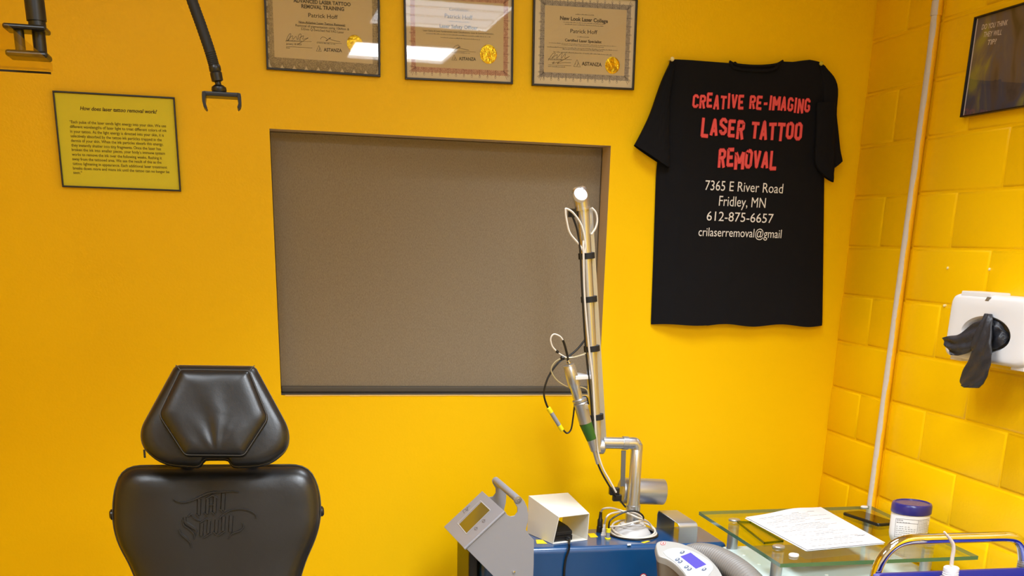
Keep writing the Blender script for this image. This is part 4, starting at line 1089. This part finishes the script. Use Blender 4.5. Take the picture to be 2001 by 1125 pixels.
cable('clear_tubing', [H_(1145, 690), H_(1120, 698), H_(1098, 700), H_(1084, 708), H_(1077, 722), H_(1084, 738), H_(1098, 750), H_(1115, 757), H_(1135, 756), H_(1147, 762), H_(1150, 775)], .0020, 'cablec', ohp)
mb = MB().lathe(H_(1112, 710), H_(1109, 702) - H_(1112, 710), [(.006, 0), (.006, .004), (.0045, .005), (.0045, .010)], 14); obj('gland', mb, M['chrome'], ohp)
# black clip on the lead
mb = MB().box(Yp(1192, 968, yk), Yp(1208, 950, yk + .02), .004, seg=3); mb.box(Yp(1198, 980, yk + .002), Yp(1213, 964, yk + .018), .004, seg=3); obj('lead_clip', mb, M['black'], lc)
cable('arm_cable', [Yp(1206, 968, yk + .005), Yp(1214, 980, yk + .02), Yp(1222, 990, by)], .003, 'cableb')
# coil of cables around the arm base
def loop(rx, ry, z0, dz, ph, n=26, tilt=0, ox=0, oy=0, a0_=0, a1_=2 * math.pi):
    return [Vector((bx + ox + rx * math.cos(a_), by + oy + ry * math.sin(a_), z0 + dz * math.sin(a_ * 2 + ph) + tilt * math.sin(a_))) for a_ in [a0_ + (a1_ - a0_) * k / n for k in range(n + 1)]]
for rx, ry, z0, tilt, m_, r in ((.072, .074, ZC + .0042, .004, 'cablew', .0034), (.076, .080, ZC + .0035, .0, 'cableb', .0030), (.068, .070, ZC + .006, .012, 'cablew', .0032)):
    obj('coiled_cable', MB().tube(cr(loop(rx, ry, z0 + abs(tilt), .001, rx * 50, tilt=tilt, ox=.006), 2), r, 8), M[m_], lc)
Q = lambda x, y, d: Yp(150 * 0 + 1150 + x / 11.253, 970 + y / 11.253, by - d)
def plug(name, base, prof, m_, lab):
    mb = MB().lathe(base, (0.03, 0, 1), prof, 18); return mb
pbz = Zp(1171, 1039, ZC)
mb = MB().lathe((pbz.x, pbz.y, ZC), (.03, 0, 1), [(.0095, 0), (.0095, .018), (.0085, .019), (.0085, .040), (.0060, .044), (.0045, .065), (.0035, .066)], 18); obj('cable_plug', mb, M['black'], lc, label='black cable plug standing on the cabinet')
pw = Zp(1179, 1046, ZC)
mb = MB().lathe((pw.x, pw.y, ZC), (.03, 0, 1), [(.0085, 0), (.0085, .004), (.0065, .005), (.0070, .009), (.0055, .010), (.0055, .022), (.0042, .023), (.0042, .036), (.002, .037)], 18); obj('cable_plug', mb, M['plast'], lc, label='white cable plug standing on the cabinet')
py2 = Zp(1187.5, 1053, ZC)
mb = MB().use(M['yplast']).lathe((py2.x, py2.y, ZC), (.03, 0, 1), [(.0090, 0), (.0095, .002), (.0090, .0045), (.006, .005)], 18); mb.use(M['gplast']).lathe((py2.x, py2.y, ZC + .0045), (.03, 0, 1), [(.0064, 0), (.0064, .017)], 18); mb.use(M['yplast']).lathe((py2.x + .0006, py2.y, ZC + .0215), (.03, 0, 1), [(.0068, 0), (.0068, .012), (.003, .013)], 18)
obj('cable_plug', mb, None, lc, label='grey and yellow cable plug standing on the cabinet')
cable('lead', [Vector((pbz.x + .002, pbz.y, ZC + .065)), Q(330, 265, -.02), Q(500, 250, -.0), Q(700, 300, .02), Q(900, 380, .04), Q(1100, 470, .05), Q(1250, 520, .03), Q(1350, 600, .0), Q(1430, 720, .0)], .0030, 'cablew')
cable('lead', [Vector((pw.x + .001, pw.y, ZC + .036)), Q(400, 450, .03), Q(500, 370, .02), Q(700, 330, .02), Q(900, 330, .03), Q(1100, 400, .03), Q(1230, 520, .03)], .0028, 'cablew')
cable('lead', [Vector((py2.x + .001, py2.y, ZC + .033)), Q(470, 540, .05), Q(600, 430, .045), Q(800, 340, .045), Q(950, 315, .045), Q(1100, 345, .045), Q(1200, 430, .045), Q(1205, 500, .04)], .0028, 'cableb')
cable('lead', [Q(480, 660, .03), Q(700, 640, .045), Q(900, 590, .05), Q(1100, 540, .05), Q(1240, 520, .03)], .0030, 'cablew')
def sticker(name, pts, m_, lab=None, ext=None):
    mb = MB(); mb.poly([Zp(x, y, ZC + .0006) for x, y in pts]); return obj(name, mb, M[m_], lc, label=lab, fix=False)
sticker('sticker', [(1047, 1054), (1060, 1054), (1070, 1062), (1049, 1062)], 'ysticker')
sticker('sticker', [(1148, 1042), (1161, 1041), (1169, 1049), (1154, 1050)], 'ysticker')
sticker('sticker', [(1252, 1059), (1266, 1056), (1271, 1057), (1258, 1061)], 'ysticker')
sticker('sticker', [(1226, 1062), (1233, 1062), (1233, 1065), (1226, 1065.5)], 'wstick')
c = Yp(1257, 1127, fr - .0006)
mb = MB().use(M['rstick']); disc(mb, c, .0115, NB, 28); mb.use(M['wstick']); disc(mb, c + NB * .0003, .0088, NB, 28); mb.use(M['black']); mb.poly([c + NB * .0006 + Vector(q) for q in ((-.005, 0, -.004), (.005, 0, -.004), (0, 0, .005))])
obj('warning_sticker', mb, None, lc, fix=False, label='round red and white warning sticker')

# foot pedal guard standing on the cabinet
fg = thing('pedal_guard', 'white steel foot pedal guard standing on the blue laser cabinet', 'pedal guard', (-1.06, -.38, ZC))
FBL, FBR = Zp(1080, 1063, ZC + .0005), Zp(1148, 1055, ZC + .0005)
BBL = Zp(1030, 1041, ZC + .0005); BBR = BBL + (FBR - FBL)
FTL, FTR = Yp(1092, 1010, FBL.y), Yp(1152, 1003, FBR.y); BTL, BTR = Yp(1033, 968, BBL.y), Yp(1110, 962, BBR.y)
def wallq(mb, a, b, c, d, t_):
    n = (b - a).cross(d - a).normalized() * t_; mb.prism([a, b, c, d], n)
mb = MB(); ctr = (FBL + FBR + BTL + BTR) / 4
for q in ((FBL, BBL, BTL, FTL), (FTL, BTL, BTR, FTR), (FBR, FTR, BTR, BBR), (FBL, FBR, BBR, BBL)):
    n = (q[1] - q[0]).cross(q[3] - q[0]).normalized(); s = 1 if (ctr - q[0]).dot(n) > 0 else -1
    mb.prism(list(q), n * s * .0022, .0006)
obj('shell', mb, M['offw'], fg)
pd = thing('foot_pedal', 'black foot switch inside the white pedal guard, its cable hanging down', 'foot pedal', (FBL + FBR) / 2 + Vector((-.01, .07, .003)))
ud = (FBR - FBL).normalized(); vd = (BBL - FBL).normalized(); up = Vector((0, 0, 1))
o_ = FBL + ud * .006 + vd * .012 + up * .003
Wd = .072
mb = MB().prism([o_, o_ + ud * Wd, o_ + ud * Wd + vd * .10, o_ + vd * .10], up * .016, .002); obj('base', mb, M['black'], pd)
o2 = o_ + up * .0165
mb = MB().prism([o2 + vd * .002, o2 + vd * .098 , o2 + vd * .098 + up * .030, o2 + vd * .03 + up * .022, o2 + vd * .002 + up * .012], ud * Wd, .002); obj('treadle', mb, M['blackm'], pd)
cz_ = [o_ + ud * .052 + up * .010 + vd * .002, o_ + ud * .054 + up * .008 - vd * .012, Yp(1112, 1060, fr - .012), Yp(1112, 1072, fr - .012), Yp(1106, 1090, fr - .008), Yp(1103, 1110, fr - .008), Yp(1102, 1135, fr - .008), Vector((Yp(1102, 1135, fr).x, fr - .01, .4)), Vector((Yp(1102, 1135, fr).x, fr - .012, .012))]
obj('cable', MB().tube(cr(cz_, 8), .0034, 8), M['cableb'], pd)
mb = MB().lathe(cz_[0] + vd * .004, cz_[1] - cz_[0], [(.0065, 0), (.0065, .012), (.004, .02)], 14); obj('strain_relief', mb, M['black'], pd)

# ================================================================== COOLER DEVICE with glass top
cv = thing('cold_air_cooler', 'pale grey cooling device with ribbed hose and lilac display beside the blue laser', 'cooling device', (-.36, -.76, 0))
DX0, DX1, DY0, DY1 = -.60, -.06, -.98, -.50
mb = MB(); mb.box((DX0, DY0, .06), (DX1, DY1, ZC - .001), .03, seg=4); obj('housing', mb, M['devw'], cv)
for (px, py) in ((1454, 1084.5), (1483, 1102.5), (1615, 1123)):
    p = Zp(px, py, ZC - .001); mb = MB().lathe(p - up * .001, up, [(.006, 0), (.006, .0015), (.0045, .003), (.0001, .0035)], 16); obj('screw_cap', mb, M['plast'], cv)
# console
n_ = Vector((.02, -.34, .94)).normalized(); o_ = Zp(1350, 1096, .825)
def cp(x, y, w_=0): return Pp(1260 + x / 6.43, 950 + y / 6.43, o_, n_) + n_ * w_
out = [(140, 735), (155, 700), (210, 680), (300, 685), (420, 705), (540, 745), (660, 800), (780, 880), (880, 975), (950, 1070), (1000, 1180), (1020, 1300), (700, 1300), (560, 1190), (480, 1080), (380, 980), (280, 915), (180, 875), (150, 800)]
sm = [(p.x, p.y) for p in cr([Vector((*q, 0)) for q in out + out[:1]], 5)[:-1]]
R = []
cxo = sum(p[0] for p in sm) / len(sm); cyo = sum(p[1] for p in sm) / len(sm)
def ringc(f, w_): return [cp(cxo + (x - cxo) * f, cyo + (y - cyo) * f, w_) for x, y in sm]
mb = MB().rings([ringc(1.0, -.020), ringc(1.0, -.004), ringc(.992, -.0015), ringc(.975, 0), ringc(.9, .0008)], True, True); ocn = obj('control_console', mb, M['devg'], cv)
r0 = ringc(.97, -.020); r1 = [Vector((q.x * .75 + -.70 * .25 + .02, q.y * .8 + -.80 * .2 + .03, .45)) for q in r0]
mb = MB().rings([r0, [a.lerp(b, .06) for a, b in zip(r0, r1)], r1], True, True); obj('console_stem', mb, M['devd'], cv, label='taupe body below the console')
ov = [(230, 830), (300, 795), (400, 780), (520, 800), (640, 845), (760, 915), (840, 985), (850, 1050), (800, 1120), (740, 1190), (640, 1240), (560, 1180), (480, 1070), (380, 960), (270, 880)]
so = [(p.x, p.y) for p in cr([Vector((*q, 0)) for q in ov + ov[:1]], 5)[:-1]]
mb = MB().prism([cp(x, y, .0010) for x, y in so], n_ * .0014); okp = obj('keypad', mb, M['devw'], ocn)
mb = MB(); mb.poly([cp(x, y, .0028) for x, y in ((443, 890), (573, 840), (773, 990), (640, 1045))]); obj('display_screen', mb, M['lcd'], okp, fix=False, label='lit lilac display')
for (x, y) in ((468, 838), (407, 928), (442, 956), (520, 1021), (558, 1050), (742, 1052)):
    mb = MB().use(M['btn']).rings([[cp(x + 32 * f * math.cos(a_) , y + 17 * f * math.sin(a_) - 8 * f * math.cos(a_), w_) for a_ in [2 * math.pi * k / 18 for k in range(18)]] for f, w_ in ((1, .002), (1, .0032), (.85, .0040))], True, True)
    mb.use(M['devw']).rings([[cp(x + 12 * math.cos(a_), y + 7 * math.sin(a_) - 3 * math.cos(a_), w_) for a_ in [2 * math.pi * k / 12 for k in range(12)]] for w_ in (.0038, .0044)], True, True); obj('button', mb, None, okp)
mb = MB()
for a, b in (((395, 858), (412, 863)), ((642, 1058), (672, 1074)), ((675, 1078), (702, 1096))): greek(mb, cp(*a, .0028), cp(*b, .0028), .0016, n_, 5)
obj('printed_marks', mb, M['slated'], okp, fix=False)
mb = MB().use(M['rstick']).poly([cp(x, y, .0012) for x, y in ((195, 728), (205, 700), (250, 698), (262, 715), (250, 738), (212, 742))]); 
mb = MB().use(M['rstick']); mb.poly([cp(x, y, .0014) for x, y in ((195, 728), (205, 700), (250, 698), (262, 715), (250, 738), (212, 742))]); mb.use(M['wstick']); mb.poly([cp(x, y, .0018) for x, y in ((203, 727), (210, 706), (246, 704), (254, 716), (245, 733), (214, 736))]); mb.use(M['rstick']); mb.poly([cp(x, y, .0022) for x, y in ((216, 728), (222, 712), (244, 710), (238, 727))])
obj('sticker', mb, None, ocn, fix=False, label='small red and white sticker')
mb = MB().poly([cp(x, y, .001) for x, y in ((300, 1125), (318, 1100), (326, 1104), (312, 1135))])
# ribbed hose arching behind the console
hz = [Zp(1352, 1075, .76), Zp(1352, 1066, .81), Zp(1368, 1064, .835), Zp(1396, 1072, .84), Zp(1424, 1095, .835), Zp(1440, 1125, .82), Zp(1450, 1165, .78), Zp(1452, 1230, .70)]
hz = [Vector((-.755, -.615, .70)), Vector((-.748, -.62, .765)), Vector((-.725, -.64, .803)), Vector((-.690, -.70, .816)), Vector((-.660, -.78, .808)), Vector((-.642, -.87, .79)), Vector((-.624, -.95, .75)), Vector((-.63, -1.02, .68)), Vector((-.64, -1.05, .55))]
pth = cr(hz, 40)
mb = MB().tube(pth, [.036 + (.0018 if i % 4 < 2 else -.0010) for i in range(len(pth))], 24); obj('ribbed_hose', mb, M['hose'], cv, ang=80)
for x in (DX0 + .06, DX1 - .06):
    for y in (DY0 + .06, DY1 - .06):
        mb = MB().lathe((x - .015, y, .031), (1, 0, 0), [(.012, 0), (.028, .002), (.0305, .006), (.0305, .024), (.028, .028), (.012, .030)], 20); mb.box((x - .02, y - .01, .05), (x + .02, y + .01, .065)); obj('caster', mb, M['blackm'], cv)
# glass top on four posts
ZG = .885
gt = thing('glass_shelf', 'green edged glass shelf on four silver posts above the grey cooling device', 'glass shelf', (-.34, -.72, ZC))
gc = [Zp(1366, 999, ZG), Zp(1705, 988, ZG), Zp(1912, 1086, ZG), Zp(1525, 1101, ZG)]
gc[1].x = -.02; gc[2].x = min(gc[2].x, -.03)
mb = MB().use(M['tglass']); tk = .0105
mb.poly(gc); mb.poly([q - up * tk for q in gc[::-1]])
mb.use(M['gedge'])
for i in range(4):
    a, b = gc[i], gc[(i + 1) % 4]
    mb.poly([a, a - up * tk, b - up * tk, b])
obj('glass_plate', mb, None, gt, fix=False, ang=10)
for (x, y) in ((-.560, -.548), (-.564, -.868), (-.112, -.548), (-.110, -.884)):
    mb = MB().cyl((x, y, ZC - .001), (x, y, ZG - tk - .0005), .0165); mb.lathe((x, y, ZG), up, [(.0165, .0003), (.0175, .001), (.0175, .004), (.016, .0055), (.0001, .0056)], 28)
    obj('post', mb, M['silverd'], gt)

# things on the glass
def on(x, y, dz=.0): return Zp(x, y, ZG + .0005 + dz)
SP = [(1577, 1074), (1730, 1060), (1604, 991), (1457, 1010)]
for k, (lift, dx, lb) in enumerate(((0, -2.0, 'lower printed sheet of white paper peeking out under the top sheet on the glass'), (.0022, 0, 'printed sheet of white paper lying on top of another on the glass shelf'))):
    c = [on(x + dx * (1 if k == 0 else 0), y + (2.5 if k == 0 else 0), lift) for x, y in SP]
    t = thing('paper_sheet', lb, 'paper', (c[0] + c[2]) / 2, 'printed sheets on the glass shelf')
    def sh(u, v, c=c, lift=lift):
        p = (c[0] * (1 - u) + c[1] * u) * (1 - v) + (c[3] * (1 - u) + c[2] * u) * v
        p = p.copy(); p.z = ZG + .0008 + lift + .007 * max(0, v - .72) / .28 * math.exp(-((u - .62) / .25) ** 2) * (1 if lift else .6) + .0012 * math.sin(u * 3) * v
        return p
    mb = MB().grid(sh, 16, 16); obj('sheet', mb, M['paper'], t)
    if k:
        mb = MB(); rs = random.Random(11)
        for r_ in range(25):
            v_ = .07 + r_ * .0345
            if r_ in (6, 11, 17): continue
            u0 = .10 + (.0 if rs.random() < .7 else .12); u1 = rs.uniform(.6, .92)
            n2 = 7
            for i in range(n2):
                if rs.random() < .12: continue
                a = sh(u0 + (u1 - u0) * i / n2, v_); b = sh(u0 + (u1 - u0) * (i + .9) / n2, v_); a.z += .0004; b.z += .0004
                stroke(mb, [a, b], .0011 if r_ % 4 else .0018, up)
        a = [sh(u_, v_) + up * .0005 for u_, v_ in ((.80, .22), (.84, .225), (.88, .20), (.93, .215))]
        stroke(mb, a, .0018, up)
        obj('printed_text', mb, M['inkg'], t, fix=False)
# phone
pc_ = [on(1655, 1001), on(1702, 997), on(1740, 1031), on(1699, 1035)]
t = thing('smartphone', 'black smartphone lying face up on the glass between the papers and the jar', 'phone', sum(pc_, Vector()) / 4)
ctr = sum(pc_, Vector()) / 4
ux = (pc_[1] - pc_[0]).normalized(); uy = (pc_[3] - pc_[0]); uy = (uy - ux * uy.dot(ux)).normalized()
rr = rounded([(-.037, -.084), (.037, -.084), (.037, .084), (-.037, .084)], [.012] * 4, 6)
def phr(f, z): return [ctr + ux * x * f + uy * y * (1 - (1 - f) * .5) + up * z for x, y in rr]
mb = MB().rings([phr(.96, 0), phr(1, .0015), phr(1, .0075), phr(.97, .009)], True, True); obj('case', mb, M['black'], t)
mb = MB().rings([phr(.93, .0091), phr(.92, .0095)], True, True); obj('screen', mb, M['phone'], t)
# clear tray
t = thing('acrylic_tray', 'small clear acrylic tray on the glass left of the papers', 'tray', on(1485, 1042))
tc_ = [on(1440, 1021), on(1466, 1021.5), on(1531, 1059), on(1493, 1063)]
tu = (tc_[1] - tc_[0]).normalized(); 
c0 = tc_[0]; Wt = (tc_[1] - tc_[0]).length; 
mb = MB().use(M['acryl2']); mb.prism(tc_, up * .0015)
for i in range(4):
    a, b = tc_[i], tc_[(i + 1) % 4]; ins = (sum(tc_, Vector()) / 4 - (a + b) / 2).normalized() * .0025
    mb.use(M['rim']); mb.prism([a, b, b + ins, a + ins], up * (.006))
obj('tray_body', mb, None, t)
# white ring
p = on(1551, 1086); mb = MB().lathe(p, up, [(.006, 0), (.0135, 0), (.0140, .003), (.0125, .006), (.0085, .006), (.0075, .003), (.006, 0)], 28, False); mb.use(M['plast'])
tag(obj('white_ring', mb, M['plast']), 'small white plastic ring lying near the front edge of the glass shelf', 'ring')
p = on(1689, 990.5); mb = MB().lathe(p, up, [(.012, 0), (.012, .002), (.010, .0035), (.0001, .0036)], 24)
tag(obj('pill_cap', mb, M['plast']), 'small flat white cap at the far right corner of the glass shelf', 'cap')
# jar
jp = on(1772, 1056); jp = Vector((jp.x, jp.y, ZG + .0005))
t = thing('jar', 'white plastic jar with indigo lid and printed label on the glass shelf', 'jar', jp)
mb = MB().lathe(jp, up, [(.040, 0), (.046, .002), (.050, .010), (.0525, .022), (.0535, .075), (.0525, .082), (.0495, .085)], 48); ojb = obj('body', mb, M['plast'], t)
mb = MB().lathe(jp + up * .0835, up, [(.050, 0), (.0555, .0005), (.0560, .004), (.0555, .022), (.0530, .027), (.049, .0285), (.0470, .0275), (.0465, .026), (.0001, .026)], 56); obj('lid', mb, M['lid'], t)
def jw(px, py, rad=.0541):   # point on the jar wall along a sight line
    d = ray(px, py); o2 = CAM - jp; a = d.x ** 2 + d.y ** 2; b = 2 * (o2.x * d.x + o2.y * d.y); c = o2.x ** 2 + o2.y ** 2 - rad ** 2
    dd = b * b - 4 * a * c
    s_ = (-b - math.sqrt(max(0, dd))) / (2 * a); return CAM + d * s_
J = lambda x, y: jw(1660 + x / 5.868, 940 + y / 5.868)
mb = MB()
def jline(p, q, th, n=6):
    pts = [J(p[0] + (q[0] - p[0]) * i / n, p[1] + (q[1] - p[1]) * i / n) for i in range(n + 1)]
    for a, b in zip(pts, pts[1:]):
        nn = Vector(((a + b).x / 2 - jp.x, (a + b).y / 2 - jp.y, 0)).normalized(); stroke(mb, [a, b], th, nn)
for p, q in (((532, 425), (795, 450)), ((532, 425), (512, 640)), ((793, 450), (772, 600)), ((512, 632), (600, 640)), ((540, 470), (785, 492)), ((795, 450), (912, 432))): jline(p, q, .0009)
rs = random.Random(2)
for r_ in range(8):
    y0 = 442 + r_ * 24
    if r_ in (2,): continue
    x0 = 540 - r_ * 2; xe_ = rs.choice((620, 700, 750, 770)) - r_ * 2
    x_ = x0
    while x_ < xe_: jline((x_, y0 + (x_ - 540) * .09), (x_ + 22, y0 + (x_ + 22 - 540) * .09), .0014 if r_ == 0 else .0009, 2); x_ += rs.choice((26, 30, 36))
for r_ in range(10):
    y0 = 462 + r_ * 15; x_ = 800 - r_ * 1.5
    while x_ < rs.choice((880, 895, 905)): jline((x_, y0 - (x_ - 800) * .12), (x_ + 16, y0 - (x_ + 16 - 800) * .12), .0009, 2); x_ += 20
obj('printed_label', mb, M['slated'], ojb, fix=False)

# ================================================================== TROLLEY with chrome handle
yt = -1.40
tr = thing('trolley', 'trolley with bent chrome push handle and cobalt blue trays near the block wall', 'trolley', (-.38, -1.58, 0))
T = lambda x, y: Yp(1660 + x / 5.868, 940 + y / 5.868, yt)
hpts = [T(280, 1330), T(285, 1180), T(300, 1070), T(350, 930), T(440, 800), T(560, 710), T(700, 672), T(900, 662), T(1200, 652), T(1500, 644), T(1780, 636), T(1900, 655), T(1970, 720), T(1992, 820), T(1998, 900), T(2002, 1000), T(2004, 1330)]
mb = MB().tube(cr(hpts, 8), .0128, 24); obj('push_handle', mb, M['chrome'], tr)
tz = Yp(1950, 1109, yt - .012).z
tx0, tx1 = Yp(1690, 1124, yt).x, hpts[-1].x + .03
ty1, ty0 = yt - .016, yt - .42
for z in (tz, .45):
    R = []
    for ins, h in ((.03, -.11), (.022, -.105), (.006, -.008), (0, -.006), (0, 0), (.010, 0), (.012, -.006), (.028, -.100), (.034, -.104)):
        R.append([Vector((x, y, z + h)) for x, y in rounded([(tx0 + ins, ty0 + ins), (tx1 - ins, ty0 + ins), (tx1 - ins, ty1 - ins), (tx0 + ins, ty1 - ins)], [.03] * 4, 5)])
    mb = MB().rings(R, True, True); obj('tray', mb, M['blue'], tr, label='cobalt blue tray')
for x in (hpts[0].x, hpts[-1].x):
    for y in (yt, ty0 - .016):
        mb = MB(); mb.cyl((x, y, .06), (x, y, (tz - .09) if y == yt else tz + .02), .0126); mb.lathe((x - .012, y, .031), (1, 0, 0), [(.01, 0), (.028, .002), (.0305, .005), (.0305, .019), (.028, .022), (.01, .024)], 18); obj('leg', mb, M['chrome'], tr)
mb = MB()
p = T(1998, 960)
for k in range(5): mb.lathe(p + up * (-.012 + k * .005), up, [(.0132, 0), (.0155, .001), (.0155, .003), (.0132, .004)], 20)
obj('ribbed_sleeve', mb, M['silverd'], tr)
# wash bottle in the tray
bq = Yp(1858, 1117, -1.475)
wb = thing('wash_bottle', 'cloudy white wash bottle with bent spout standing in the blue tray', 'bottle', (bq.x, bq.y, tz - .103))
capz = Yp(1859, 1123, -1.475).z
mb = MB().lathe((bq.x, bq.y, tz - .1035), up, [(.026, 0), (.030, .003), (.031, .008), (.031, capz - tz + .1035 - .022), (.028, capz - tz + .1035 - .010), (.017, capz - tz + .1035 - .003), (.015, capz - tz + .1035)], 32); obj('body', mb, M['clearp'], wb)
mb = MB().lathe((bq.x, bq.y, capz - .001), up, [(.0175, 0), (.0178, .003), (.0168, .0035), (.0178, .007), (.0168, .0075), (.0175, .012), (.0172, .0185), (.015, .0205), (.006, .021)], 28); obj('cap', mb, M['plast'], wb)
S = lambda x, y: Yp(1660 + x / 5.868, 940 + y / 5.868, -1.475)
mb = MB().tube(cr([S(1170, 955), S(1178, 880), S(1192, 800), S(1190, 730), S(1160, 670), S(1120, 620), S(1085, 578)], 6), [.0045, .0045, .0043, .0040, .0030, .0020], 14); obj('spout', mb, M['clearp'], wb)
